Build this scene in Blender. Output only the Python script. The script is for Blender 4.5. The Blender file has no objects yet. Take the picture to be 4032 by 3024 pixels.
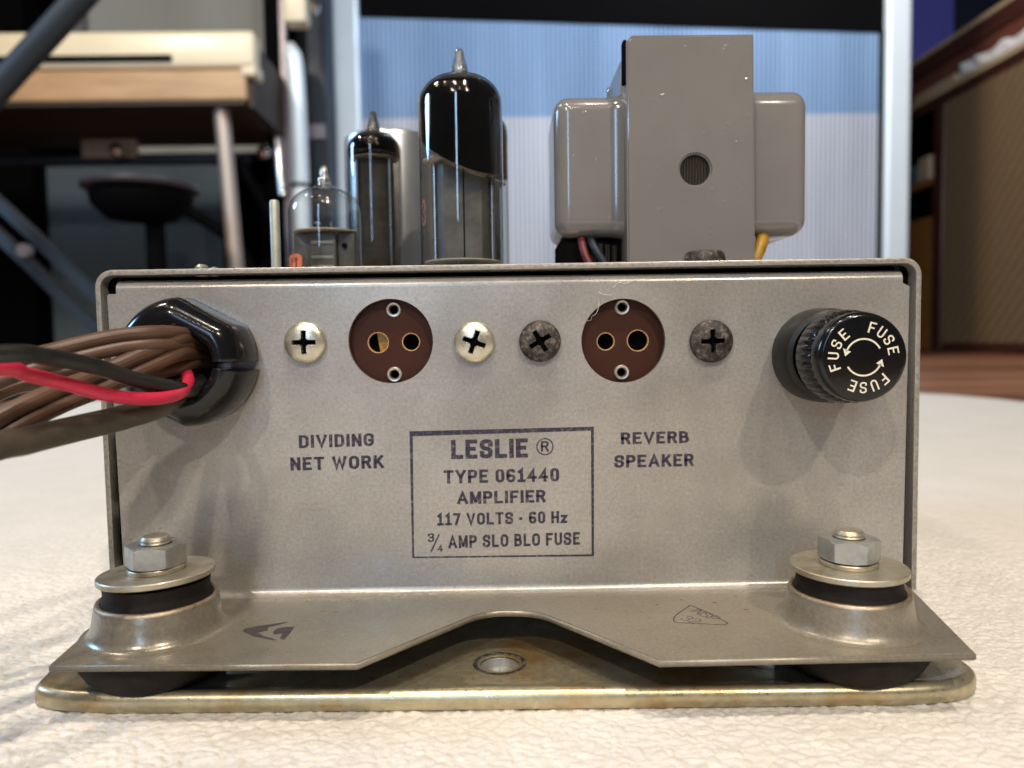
import bpy, bmesh, math, random
import numpy as np
from mathutils import Vector, Matrix
PI = math.pi; R = math.radians; S = 0.001          # all measures below are millimetres
random.seed(4)
sc = bpy.context.scene; COL = sc.collection

# ------------------------------------------------------------------ camera
cam = bpy.data.cameras.new("camera"); co = bpy.data.objects.new("camera", cam); COL.objects.link(co)
cam.sensor_width = 36; cam.lens = 27.03; cam.clip_start = 0.01; cam.clip_end = 60
co.location = (0, -0.180, 0.0722)
co.rotation_euler = (Matrix.Rotation(R(-.75), 3, 'Z') @ Matrix.Rotation(R(90 - 3.35), 3, 'X') @ Matrix.Rotation(R(-.83), 3, 'Z')).to_euler()
cam.dof.use_dof = True; cam.dof.focus_distance = 0.168; cam.dof.aperture_fstop = 15.5; cam.dof.aperture_blades = 0
sc.camera = co
# ------------------------------------------------------------------ world and lamps
w = bpy.data.worlds.new("World"); sc.world = w; w.use_nodes = True
bg = w.node_tree.nodes["Background"]; bg.inputs[0].default_value = (.52, .56, .66, 1); bg.inputs[1].default_value = .09
sc.view_settings.view_transform = 'Standard'; sc.view_settings.look = 'None'
sc.view_settings.exposure = -0.08; sc.view_settings.gamma = 1
def lamp(name, loc, aim, size, power, col):
    l = bpy.data.lights.new(name, 'AREA'); l.shape = 'DISK'; l.size = size * S; l.energy = power; l.color = col
    o = bpy.data.objects.new(name, l); COL.objects.link(o); o.location = Vector(loc) * S
    o.rotation_euler = (Vector(aim) - Vector(loc)).to_track_quat('-Z', 'Y').to_euler(); return o
WARM = (1, .885, .75); COOL = (.34, .60, 1)
for x, y, z, p in ((-460, -1250, 1150, 10.5), (560, -1200, 1200, 13), (250, -480, 1600, 11.5), (-230, -520, 1600, 8.5), (40, -1350, 1500, 2), (-700, -300, 1500, .8)):
    lamp("ceiling_lamp", (x, y, z), (0, 0, 60), 48, p, WARM)
wl = lamp("window_light", (-420, -2600, 900), (0, 0, 90), 260, 13, (.42, .66, 1)); wl.data.shape = 'RECTANGLE'; wl.data.size = .22; wl.data.size_y = 1.1
lamp("stage_lamp_left", (-1500, 300, 700), (0, 60, 100), 420, 13, COOL)
lamp("cabinet_fill", (500, 900, 1500), (350, 2330, 620), 500, 19, (.66, .82, 1))  # added fill, source unseen, brightens the backdrop cabinet
lamp("keyboard_fill", (-1000, 300, 1500), (-950, 1700, 780), 200, 20, WARM)  # added fill, source unseen, brightens the piano
lamp("console_fill", (700, 1800, 1700), (1800, 2500, 600), 200, 11, WARM)  # added fill, source unseen, brightens the console

# ------------------------------------------------------------------ materials
class N:
    def __init__(s, name):
        s.m = bpy.data.materials.new(name); s.m.use_nodes = True; s.t = s.m.node_tree; s.n = s.t.nodes; s.l = s.t.links
        s.b = s.n["Principled BSDF"]; s.tc = s.n.new('ShaderNodeTexCoord')
    def new(s, kind, **kw):
        q = s.n.new('ShaderNode' + kind)
        for k, v in kw.items(): setattr(q, k, v)
        return q
    def noise(s, scale, detail=4, rough=.6, stretch=None):
        q = s.new('TexNoise'); q.inputs['Scale'].default_value = scale; q.inputs['Detail'].default_value = detail; q.inputs['Roughness'].default_value = rough
        src = s.tc.outputs['Object']
        if stretch:
            mp = s.new('Mapping'); mp.inputs['Scale'].default_value = stretch; s.l.new(src, mp.inputs[0]); src = mp.outputs[0]
        s.l.new(src, q.inputs['Vector']); return q.outputs['Fac']
    def ramp(s, fac, stops):
        q = s.new('ValToRGB'); e = q.color_ramp.elements
        while len(e) < len(stops): e.new(.5)
        for el, (p, c) in zip(e, stops):
            el.position = p; el.color = (*c, 1) if len(c) == 3 else c
        s.l.new(fac, q.inputs[0]); return q.outputs[0]
    def mix(s, fac, a, b, blend='MIX'):
        q = s.new('Mix', data_type='RGBA', blend_type=blend)
        for sock, v in ((q.inputs[0], fac), (q.inputs[6], a), (q.inputs[7], b)):
            if isinstance(v, (int, float)): sock.default_value = v
            elif isinstance(v, tuple): sock.default_value = (*v, 1)
            else: s.l.new(v, sock)
        return q.outputs[2]
    def set(s, **kw):
        for k, v in kw.items():
            k = k.replace('_', ' ')
            i = s.b.inputs[k]
            if isinstance(v, (int, float)): i.default_value = v
            elif isinstance(v, tuple): i.default_value = (*v, 1)
            else: s.l.new(v, i)
        return s
    def bump(s, h, dist, strength=1):
        q = s.new('Bump'); q.inputs['Distance'].default_value = dist; q.inputs['Strength'].default_value = strength
        s.l.new(h, q.inputs['Height']); s.l.new(q.outputs[0], s.b.inputs['Normal'])
        return s
def g(v): return (v, v, v)
def simple(name, c, rough=.5, metal=0, var=.15, scale=300, bump=0, bscale=900, **kw):
    n = N(name); f = n.noise(scale, 5)
    n.set(Base_Color=n.ramp(f, [(.3, tuple(x * (1 - var) for x in c)), (.7, tuple(min(1, x * (1 + var)) for x in c))]), Metallic=metal, **kw)
    n.set(Roughness=n.ramp(n.noise(scale * .6, 3), [(.3, g(max(.02, rough * .85))), (.7, g(min(1, rough * 1.15)))]))
    if bump: n.bump(n.noise(bscale, 4), bump)
    return n.m

def chassis_material(name="satin_grey_steel", grime_shade=(1, 1, 1)):     # satin grey beige plated steel, cloudy, fine peel; multiplier adds grime and painted shade
    n = N(name)
    cloud = n.ramp(n.noise(40, 4, .55), [(.32, (.375, .350, .312)), (.55, (.405, .380, .342)), (.72, (.445, .42, .382))])
    grain = n.ramp(n.noise(1300, 3, .75), [(.32, g(.80)), (.68, g(1.12))])
    c = n.mix(1, cloud, grain, 'MULTIPLY')
    st = n.ramp(n.noise(120, 3, .5), [(.70, g(0)), (.78, g(1))])
    c = n.mix(n.mix(.16, g(0), st), c, (.28, .15, .07))
    sc_ = n.ramp(n.noise(70, 2, .9, (1, 1, 26)), [(.69, g(0)), (.74, g(1))]); c = n.mix(n.mix(.22, g(0), sc_), c, (.62, .59, .53))
    hm = n.noise(26, 3, .6)
    c = n.mix(1, c, n.ramp(hm, [(.36, g(.80)), (.62, g(1.05))]), 'MULTIPLY'); c = n.mix(1, c, grime_shade, 'MULTIPLY')
    n.set(Base_Color=c, Metallic=.38, Roughness=n.ramp(n.noise(38, 5, .6), [(.34, g(.22)), (.66, g(.38))]))
    n.bump(n.noise(2200, 2, .5), .00004, .5); return n.m
def edge_material():
    return simple("cut_steel_edge", (.34, .315, .27), .5, .6, .3, 900, .00012, 1500)
def zinc_material(name, c1, c2, rough=.34, stain=.5, sc_=(.33, .19, .07), ss=120):
    n = N(name); c = n.ramp(n.noise(260, 6, .7), [(.3, c1), (.7, c2)])
    st = n.ramp(n.noise(ss, 4, .6), [(.5, g(0)), (.68, g(1))])
    c = n.mix(n.mix(stain, g(0), st), c, sc_)
    n.set(Base_Color=c, Metallic=.8, Roughness=n.ramp(n.noise(700, 3), [(.3, g(rough * .8)), (.7, g(rough * 1.35))]))
    n.bump(n.noise(1600, 2, .6), .00005, .5); return n.m
def rusty_steel():                           # dark oxidised screw
    n = N("oxidised_steel"); f = n.noise(750, 8, .72)
    c = n.ramp(f, [(.36, (.020, .016, .015)), (.52, (.065, .055, .048)), (.68, (.26, .23, .19))])
    n.set(Base_Color=c, Metallic=.6, Roughness=n.ramp(f, [(.3, g(.4)), (.7, g(.75))])); n.bump(f, .00016, .9); return n.m
def glass_material(name, tint=(.93, .95, .95), blend=.25, rough=.015):
    n = N(name); n.n.remove(n.b)
    out = n.n["Material Output"]; tr = n.new('BsdfTransparent'); gl = n.new('BsdfGlossy'); mx = n.new('MixShader'); fr = n.new('Fresnel')
    fr.inputs[0].default_value = 1.5; tr.inputs[0].default_value = (*tint, 1); gl.inputs['Roughness'].default_value = rough
    geo = n.new('NewGeometry'); io = n.new('Math', operation='MULTIPLY_ADD'); io.inputs[1].default_value = 1 / 1.5 - 1.5; io.inputs[2].default_value = 1.5
    n.l.new(geo.outputs['Backfacing'], io.inputs[0]); n.l.new(io.outputs[0], fr.inputs[0])      # thin wall: same reflectance from inside and outside
    lw = n.new('LayerWeight'); lw.inputs[0].default_value = blend
    pw = n.new('Math', operation='POWER'); pw.inputs[1].default_value = 2.2; n.l.new(lw.outputs['Facing'], pw.inputs[0])
    n.l.new(n.mix(pw.outputs[0], tint, tuple(x * .22 for x in tint)), tr.inputs[0])             # the wall is looked through lengthways near the outline
    ma = n.new('Math', operation='MULTIPLY_ADD'); ma.inputs[1].default_value = .22; n.l.new(lw.outputs['Facing'], ma.inputs[0]); n.l.new(fr.outputs[0], ma.inputs[2])
    ma.use_clamp = True
    n.l.new(ma.outputs[0], mx.inputs[0]); n.l.new(tr.outputs[0], mx.inputs[1]); n.l.new(gl.outputs[0], mx.inputs[2]); n.l.new(mx.outputs[0], out.inputs[0])
    return n.m
def ink(name, c, lo=.37, hi=.55, scale=800, amin=.38):
    n = N(name); f = n.noise(scale, 6, .75)
    n.set(Base_Color=n.ramp(n.noise(150, 2), [(.3, c), (.7, tuple(x * 1.6 for x in c))]), Roughness=.6, Alpha=n.ramp(f, [(lo, g(amin)), (hi, g(1.))]))
    return n.m
def vinyl():
    n = N("white_leather_grain")
    n.set(Base_Color=n.ramp(n.noise(35, 4), [(.3, (.655, .615, .55)), (.7, (.715, .675, .605))]), Roughness=n.ramp(n.noise(500, 3), [(.3, g(.42)), (.7, g(.58))]))
    n.set(Specular_IOR_Level=.35)
    vo = n.new('TexVoronoi', feature='SMOOTH_F1'); vo.inputs['Scale'].default_value = 340
    wn = n.new('TexNoise'); wn.inputs['Scale'].default_value = 160; n.l.new(n.tc.outputs['Object'], wn.inputs['Vector'])
    va = n.new('VectorMath', operation='MULTIPLY_ADD'); va.inputs[1].default_value = (.006, .006, .006); n.l.new(wn.outputs['Color'], va.inputs[0]); n.l.new(n.tc.outputs['Object'], va.inputs[2]); n.l.new(va.outputs[0], vo.inputs['Vector'])
    n.bump(n.mix(.5, vo.outputs['Distance'], n.noise(900, 5, .65)), .0009, .6); return n.m
def cloth(name, a, b, px=12, pz=9):          # px, pz: rib and weft spacing in millimetres
    n = N(name); w1 = n.new('TexWave', bands_direction='X'); w2 = n.new('TexWave', bands_direction='Z')
    for q, s_ in ((w1, px), (w2, pz)):
        q.inputs['Scale'].default_value = 2 * PI / 20 / (s_ * S); n.l.new(n.tc.outputs['Object'], q.inputs[0])
    f = n.mix(.3, w1.outputs[0], w2.outputs[0]); lo = n.noise(2.2, 3, .6, (2.6, 1, .35)); f2 = n.mix(.5, f, lo)
    n.set(Base_Color=n.ramp(f2, [(.22, a), (.72, b)]), Roughness=.75); n.bump(f, .003, .6); return n.m
def weave():
    n = N("tan_woven_grille"); ck = n.new('TexWave', bands_direction='DIAGONAL'); ck.inputs['Scale'].default_value = 11; ck.inputs['Distortion'].default_value = 1.2
    n.l.new(n.tc.outputs['Object'], ck.inputs[0]); v = n.noise(60, 3)
    n.set(Base_Color=n.ramp(n.mix(.5, ck.outputs[0], v), [(.25, (.14, .084, .040)), (.75, (.22, .142, .072))]), Roughness=.8); return n.m
def wood(name, a, b, scale=(1, 14, 14), rough=.3):
    n = N(name); f = n.noise(9, 6, .6, scale)
    n.set(Base_Color=n.ramp(f, [(.3, a), (.7, b)]), Roughness=rough); return n.m

M = dict(
    steel=chassis_material(), grimyshaded=chassis_material("grimy_shaded_satin_steel", (.66, .62, .53)), edge=edge_material(),  # second copy darkened for grime plus the flange's weaker light
    zinc=zinc_material("yellow_zinc", (.52, .49, .38), (.70, .66, .53), .30, .25),
    zincpale=zinc_material("pale_zinc", (.33, .34, .33), (.50, .50, .46), .42, .2),
    zincbase=zinc_material("stained_zinc", (.40, .35, .23), (.60, .53, .36), .32, .85, (.42, .23, .05), 38),
    washer=zinc_material("dull_zinc", (.42, .38, .29), (.54, .50, .39), .42, .35),
    rust=rusty_steel(),
    rubber=simple("aged_black_rubber", (.012, .009, .007), .7, 0, .3, 300, .0001, 900, Specular_IOR_Level=.2),
    black=simple("glossy_black_plastic", (.006, .006, .0065), .16, 0, .2, 200, .00002, 500, Specular_IOR_Level=.42),
    blackdull=simple("worn_black_bakelite", (.010, .009, .007), .42, 0, .3, 500, .00003, 900, Specular_IOR_Level=.32),
    dark=simple("dark_interior_shade", (.006, .0055, .005), .9, Specular_IOR_Level=0.),
    phenolic=simple("brown_phenolic_board", (.042, .0125, .0055), .5, 0, .12, 120, .00001, 900, Specular_IOR_Level=.2),
    fibre=simple("raw_board_edge", (.42, .24, .10), .7),
    amber=simple("amber_insulation", (.45, .24, .02), .4),
    eyelet=simple("tinned_eyelet", (.58, .54, .46), .35, .8, .12, 600),
    gpaint=None, brown=None, red=simple("red_wire_insulation", (.55, .022, .060), .38, 0, .12, 300, .00004, 700),
    wblack=simple("black_wire_insulation", (.014, .013, .011), .42, 0, .25, 260, .00004, 700),
    wgrey=None, glass=glass_material("clear_tube_glass"), glassdark=glass_material("smoked_tube_glass", (.60, .59, .56), .35),
    tipglass=simple('solid_tip_glass', (.75, .74, .72), .05, 0, .05, Transmission_Weight=.85), getter=simple("black_mirror_getter", (.030, .024, .018), .08, .9, .5, 60),
    getterbrown=simple("brown_getter_haze", (.34, .23, .13), .26, .9, .3, 90),
    mica=simple("mica_spacer", (.50, .42, .34), .5, 0, .3, 500),
    plate=simple("grey_anode_plate", (.105, .095, .08), .5, .25, .35, 160, .0001, 500),
    plate2=simple("light_anode_plate", (.20, .19, .175), .42, .4, .25, 160, .00008, 500),
    rod=simple("nickel_rod", (.5, .48, .45), .3, .9), orange=ink("orange_print", (.42, .09, .02), .30, .44, 900, .3),
    orangedull=ink('worn_orange_print', (.16, .05, .02), .38, .55, 700, .1), darkred=simple('dark_red_lead', (.10, .006, .008), .5), ochre=simple('ochre_lead', (.32, .17, .01), .5), rustspot=ink('rust_spots', (.20, .095, .03), .35, .6, 1500, .15), fade=ink('brown_getter_fade', (.05, .034, .018), .34, .62, 700, .35), fade2=ink('thin_getter_fade', (.10, .07, .04), .42, .75, 600, .0), alu=simple("brushed_aluminium", (.58, .60, .60), .30, .85, .08, 60, .00003, 400),
    heat=zinc_material('rust_stained_steel', (.30, .21, .12), (.42, .37, .30), .45, .4), stud=simple("dull_threaded_stud", (.42, .42, .36), .5, .5, .1, 500),
    lam=None, ink=ink("purple_black_ink", (.020, .016, .032)), inkfaint=ink("faint_stamp_ink", (.035, .028, .032), .40, .50, 1400, .45),
    cream=simple("cream_lettering", (.72, .66, .52), .5, 0, .06), creampaint=simple("cream_lacquer", (.68, .60, .42), .35, 0, .05, 8),
    tanwood=wood("tan_veneer", (.36, .22, .11), (.50, .32, .17), (1, 8, 8), .45),
    darkwood=wood("dark_brown_underside", (.022, .013, .007), (.04, .024, .013), (1, 8, 8), .6),
    maroon=wood("maroon_wood", (.05, .016, .013), (.085, .03, .022), (8, 1, 8), .3),
    redwood=wood("red_brown_wood", (.12, .04, .028), (.18, .065, .04), (8, 1, 8), .3),
    orangewood=wood("orange_brown_wood", (.22, .09, .02), (.34, .14, .04), (8, 1, 8), .35),
    ledge=wood("pale_oak_ledge", (.42, .30, .17), (.55, .42, .27), (8, 1, 8), .4),
    chrome=simple("chrome", (.75, .76, .78), .12, 1, .03), legm=simple("satin_chrome_leg", (.42, .36, .31), .5, .6, .05),
    blk=simple("matt_black", (.003, .003, .0035), .8, Specular_IOR_Level=.03), navy=simple("navy_metal", (.007, .014, .022), .55, .1, .2, 10),
    greycloth=cloth("grey_speaker_cloth", (.28, .29, .27), (.40, .41, .38), 5, 5), tealcloth=cloth("slate_speaker_cloth", (.07, .10, .12), (.11, .15, .175), 5, 5),
    bluetintcloth=cloth("blue_tinted_speaker_cloth", (.045, .10, .20), (.27, .42, .66), 15, 12),  # on the upper cloth this blue stands in for blue light
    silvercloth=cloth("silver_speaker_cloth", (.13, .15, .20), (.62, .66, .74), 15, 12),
    seatm=simple('dark_vinyl_seat', (.045, .042, .05), .35), brownbox=wood('dark_brown_box', (.02, .013, .009), (.04, .026, .016)), white=simple("white_lacquered_aluminium", (.74, .84, .90), .35, .1, .03, 8), weave=weave(), paper=simple("white_paper", (.80, .77, .76), .8),
    floor=None, vinyl=vinyl(), purple=simple("violet_panel", (.13, .14, .62), .6), navypaint=simple("navy_wall_paint", (.012, .018, .045), .7),
    glow=simple("amber_shade", (.62, .33, .13), .7), wall=simple("charcoal_wall_paint", (.018, .018, .02), .8), satin=simple("mauve_grey_metal", (.22, .20, .22), .4, .4),
)
def gpaint():
    n = N("glossy_taupe_enamel"); n.set(Base_Color=n.ramp(n.noise(40, 3), [(.3, (.168, .158, .150)), (.7, (.190, .179, .170))]), Roughness=.17)
    n.set(Coat_Weight=.4, Coat_Roughness=.06)
    f = n.ramp(n.noise(330, 1, .4), [(.715, g(0)), (.76, g(1))]); pe = n.noise(500, 2)
    n.bump(n.mix(.93, pe, f), .0002, .3); return n.m
M['gpaint'] = gpaint()
def cord(name, a, b):
    n = N(name); n.set(Base_Color=n.ramp(n.noise(90, 5), [(.3, a), (.7, b)]), Roughness=.42); n.bump(n.noise(1200, 3), .00005, .5); return n.m
M['brown'] = cord("brown_cord_rubber", (.070, .036, .022), (.125, .066, .040)); M['wgrey'] = cord("dirty_grey_cord", (.030, .024, .017), (.105, .085, .058))
def lam():
    n = N("stacked_laminations"); q = n.new('TexWave', bands_direction='X'); q.inputs['Scale'].default_value = 420; q.inputs['Distortion'].default_value = 2.5; n.l.new(n.tc.outputs['Object'], q.inputs[0])
    n.set(Base_Color=n.ramp(q.outputs[0], [(.1, (.010, .008, .006)), (.9, (.045, .037, .022))]), Roughness=.5, Metallic=.3); n.bump(q.outputs[0], .0003, .8); return n.m
M['lam'] = lam()
def floorm():
    n = N("red_brown_floor_boards"); f = n.noise(5, 6, .6, (1, 22, 1)); f2 = n.noise(3, 2, .5, (.12, 2.6, 1))
    c = n.mix(.5, f, f2); n.set(Base_Color=n.ramp(c, [(.40, (.075, .028, .016)), (.5, (.22, .082, .038)), (.58, (.36, .16, .085))]), Roughness=.34); return n.m
M['floor'] = floorm()

# ------------------------------------------------------------------ geometry helpers
def link(name, me, mat, parent=None, smooth=None, mats=None):
    for q in (mats or [mat]): me.materials.append(q)
    if smooth is not None:
        me.polygons.foreach_set('use_smooth', [True] * len(me.polygons)); me.set_sharp_from_angle(angle=R(smooth))
    o = bpy.data.objects.new(name, me); COL.objects.link(o)
    if parent: o.parent = parent
    return o
class B:
    def __init__(s): s.v = []; s.f = []; s.mi = []
    def add(s, vs, fs, mi=0):
        k = len(s.v); s.v += [tuple(q) for q in vs]; s.f += [tuple(i + k for i in f) for f in fs]; s.mi += [mi] * len(fs); return s
    def box(s, x0, y0, z0, x1, y1, z1, mi=0):
        return s.add([(x0, y0, z0), (x1, y0, z0), (x1, y1, z0), (x0, y1, z0), (x0, y0, z1), (x1, y0, z1), (x1, y1, z1), (x0, y1, z1)],
                     [(0, 3, 2, 1), (4, 5, 6, 7), (0, 1, 5, 4), (1, 2, 6, 5), (2, 3, 7, 6), (3, 0, 4, 7)], mi)
    def rings(s, rings, closed=True, cap0=False, cap1=False, mi=0):
        n = len(rings[0]); vs = [p for r in rings for p in r]; fs = []
        for a in range(len(rings) - 1):
            for b in range(n if closed else n - 1):
                c = (b + 1) % n; fs.append((a * n + b, a * n + c, (a + 1) * n + c, (a + 1) * n + b))
        if cap0: fs.append(tuple(range(n))[::-1])
        if cap1: fs.append(tuple((len(rings) - 1) * n + b for b in range(n)))
        return s.add(vs, fs, mi)
    def lathe(s, prof, c=(0, 0, 0), axis='z', n=64, fn=None, cap0=False, cap1=False, mi=0, zf=None):
        rr = []
        for r, h in prof:
            ring = []
            for k in range(n):
                t = 2 * PI * k / n; q = fn(r, h, t) if fn else r; hh = zf(r, h, t) if zf else h
                if axis == 'z': ring.append((c[0] + q * math.cos(t), c[1] + q * math.sin(t), c[2] + hh))
                elif axis == 'y': ring.append((c[0] + q * math.cos(t), c[1] - hh, c[2] + q * math.sin(t)))   # h goes towards the viewer
                else: ring.append((c[0] + hh, c[1] + q * math.cos(t), c[2] + q * math.sin(t)))
            rr.append(ring)
        return s.rings(rr, True, cap0, cap1, mi)
    def mesh(s, name='m'):
        me = bpy.data.meshes.new(name); me.from_pydata([(x * S, y * S, z * S) for x, y, z in s.v], [], s.f)
        me.polygons.foreach_set('material_index', s.mi); return me
    def build(s, name, mat, parent=None, smooth=35, bevel=0, seg=2, mats=None, weld=False, tilt=None):
        me = s.mesh(name); bm = bmesh.new(); bm.from_mesh(me)
        if weld: bmesh.ops.remove_doubles(bm, verts=bm.verts, dist=1e-6)
        bmesh.ops.recalc_face_normals(bm, faces=bm.faces)
        if bevel:
            ed = [e for e in bm.edges if len(e.link_faces) == 2 and e.calc_face_angle(0) > R(30)]
            bmesh.ops.bevel(bm, geom=ed, offset=bevel * S, segments=seg, profile=.5, affect='EDGES', clamp_overlap=True)
        bm.to_mesh(me); bm.free()
        return link(name, me, mat, parent, smooth, mats)
def catmull(P, k=10):
    P = [Vector(p) for p in P]; P = [P[0] * 2 - P[1]] + P + [P[-1] * 2 - P[-2]]; out = []
    for i in range(1, len(P) - 2):
        for j in range(k):
            t = j / k; a, b, c, d = P[i - 1:i + 3]
            out.append(.5 * ((2 * b) + (c - a) * t + (2 * a - 5 * b + 4 * c - d) * t * t + (3 * b - a - 3 * c + d) * t ** 3))
    return out + [P[-2]]
def sweep(b, path, section, k=10, twist=0, up=(0, 0, 1), scale=None, mi=0):
    P = catmull(path, k); rings = []; u = Vector(up)
    for i, p in enumerate(P):
        t = (P[min(i + 1, len(P) - 1)] - P[max(i - 1, 0)]).normalized()
        u = (u - t * u.dot(t)).normalized(); v = t.cross(u); f = i / (len(P) - 1)
        a = twist * f; uu = u * math.cos(a) + v * math.sin(a); vv = v * math.cos(a) - u * math.sin(a); q = scale(f) if scale else 1
        rings.append([tuple(p + uu * x * q + vv * y * q) for x, y in section])
    return b.rings(rings, True, True, True, mi)
def circ(r, n=20): return [(r * math.cos(2 * PI * k / n), r * math.sin(2 * PI * k / n)) for k in range(n)]
def zipsec(r, d, ribs=0, n=40):                 # outline of two touching round leads, optional fine ribs
    d *= .86; a0 = math.acos(max(-1, -d / r)) if d < r else PI * .98; out = []
    for side in (1, -1):
        for k in range(n):
            t = -a0 + 2 * a0 * k / (n - 1); q = r * (1 + .03 * ribs * math.cos(13 * t)); out.append((side * (d + q * math.cos(t)), side * q * math.sin(t)))
    return out
def curve_mesh(cu):
    o = bpy.data.objects.new('t', cu); COL.objects.link(o); dg = bpy.context.evaluated_depsgraph_get(); dg.update()
    me = bpy.data.meshes.new_from_object(o.evaluated_get(dg)); bpy.data.objects.remove(o); me.materials.clear(); return me
def plate(outline, holes, thick):               # sheet in a local XY plane with true holes, thickness centred on 0
    cu = bpy.data.curves.new('c', 'CURVE'); cu.dimensions = '2D'; cu.fill_mode = 'BOTH'; cu.extrude = thick * S / 2
    for poly in [outline] + holes:
        sp = cu.splines.new('POLY'); sp.points.add(len(poly) - 1); sp.use_cyclic_u = True
        for q, (x, y) in zip(sp.points, poly): q.co = (x * S, y * S, 0, 1)
    return curve_mesh(cu)
def circle_at(x, y, r, n=72): return [(x + r * math.cos(2 * PI * k / n), y + r * math.sin(2 * PI * k / n)) for k in range(n)]
def rounded(pts, closed):
    out = []; n = len(pts)
    for i, p in enumerate(pts):
        if len(p) == 3 and (closed or 0 < i < n - 1):
            b = Vector(p[:2]); a = Vector(pts[i - 1][:2]); c = Vector(pts[(i + 1) % n][:2])
            ra = min(p[2], (a - b).length * .5); rc = min(p[2], (c - b).length * .5); u = b + (a - b).normalized() * ra; v = b + (c - b).normalized() * rc
            for k in range(7):
                t = k / 6; q = b - (b - u) * (1 - math.sin(t * PI / 2)) * 1.0 - (b - v) * (1 - math.cos(t * PI / 2)); out.append(q)
        else: out.append(Vector(p[:2]))
    res = [out[0]]
    for p in out[1:]:
        if (p - res[-1]).length > 1e-4: res.append(p)
    if closed and (res[0] - res[-1]).length < 1e-4: res.pop()
    return res
q_ = .26
GL = {'A': (.62, [[(0, 0), (.31, 1), (.62, 0)], [(.17, .3), (.45, .3)]]), 'B': (.5, [[(0, 0), (0, 1), (.44, 1, .2), (.44, .53, .2), (0, .53)], [(0, .53), (.5, .53, .2), (.5, 0, .2), (0, 0)]]),
      'D': (.5, [['c', (0, 0), (0, 1), (.5, 1, q_), (.5, 0, q_)]]), 'E': (.44, [[(.44, 1), (0, 1), (0, 0), (.44, 0)], [(0, .52), (.34, .52)]]), 'F': (.44, [[(.44, 1), (0, 1), (0, 0)], [(0, .5), (.34, .5)]]),
      'G': (.52, [[(.52, .74), (.52, 1, q_), (0, 1, q_), (0, 0, q_), (.52, 0, q_), (.52, .46), (.32, .46)]]), 'H': (.5, [[(0, 0), (0, 1)], [(.5, 0), (.5, 1)], [(0, .5), (.5, .5)]]), 'I': (.0, [[(0, 0), (0, 1)]]),
      'K': (.5, [[(0, 0), (0, 1)], [(.48, 1), (.04, .4)], [(.2, .58), (.52, 0)]]), 'L': (.44, [[(0, 1), (0, 0), (.44, 0)]]), 'M': (.64, [[(0, 0), (0, 1)], [(.64, 0), (.64, 1)], [(.02, .98), (.32, .12)], [(.62, .98), (.32, .12)]]),
      'N': (.5, [[(0, 0), (0, 1)], [(.5, 0), (.5, 1)], [(.02, .96), (.48, .04)]]), 'O': (.52, [['c', (0, 0, q_), (0, 1, q_), (.52, 1, q_), (.52, 0, q_)]]), '0': (.44, [['c', (0, 0, .22), (0, 1, .22), (.44, 1, .22), (.44, 0, .22)]]),
      'P': (.48, [[(0, 0), (0, 1), (.48, 1, .2), (.48, .46, .2), (0, .46)]]), 'R': (.5, [[(0, 0), (0, 1), (.48, 1, .2), (.48, .5, .2), (0, .5)], [(.28, .5), (.5, 0)]]),
      'S': (.5, [[(.5, .78), (.5, 1, .22), (0, 1, .22), (0, .53, .22), (.5, .5, .22), (.5, 0, .22), (0, 0, .22), (0, .22)]]), 'T': (.52, [[(0, 1), (.52, 1)], [(.26, 1), (.26, 0)]]), 'U': (.5, [[(0, 1), (0, 0, q_), (.5, 0, q_), (.5, 1)]]),
      'V': (.58, [[(0, 1), (.29, 0), (.58, 1)]]), 'W': (.84, [[(0, 1), (.21, 0), (.42, .9), (.63, 0), (.84, 1)]]), 'Y': (.56, [[(0, 1), (.28, .45)], [(.56, 1), (.28, .45)], [(.28, .5), (.28, 0)]]),
      '1': (.36, [[(.2, 0), (.2, 1), (.02, .84)], [(0, 0), (.4, 0)]]), '2': (.46, [[(0, .78), (0, 1, .22), (.46, 1, .22), (.46, .6, .15), (0, 0), (.48, 0)]]), '3': (.46, [[(0, .82), (0, 1, .2), (.44, 1, .2), (.44, .54, .2), (.16, .54)], [(.16, .54), (.46, .54, .2), (.46, 0, .2), (0, 0, .2), (0, .18)]]),
      '4': (.5, [[(.36, 0), (.36, 1), (0, .3), (.5, .3)]]), '6': (.46, [[(.43, .91), (.41, 1, .1), (0, 1, .22), (0, 0, .22), (.46, 0, .22), (.46, .5, .2), (.02, .5)]]), '7': (.46, [[(0, 1), (.46, 1), (.16, 0)]]),
      'z': (.38, [[(0, .6), (.38, .6), (0, 0), (.38, 0)]]), '-': (.12, [[(0, .42), (.06, .42)]]), 'm': (.6, [[(0, 0), (0, .9, .2), (.3, .9, .2), (.3, .1)], [(.3, .5), (.3, .9, .2), (.6, .9, .2), (.6, 0)]])}
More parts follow.
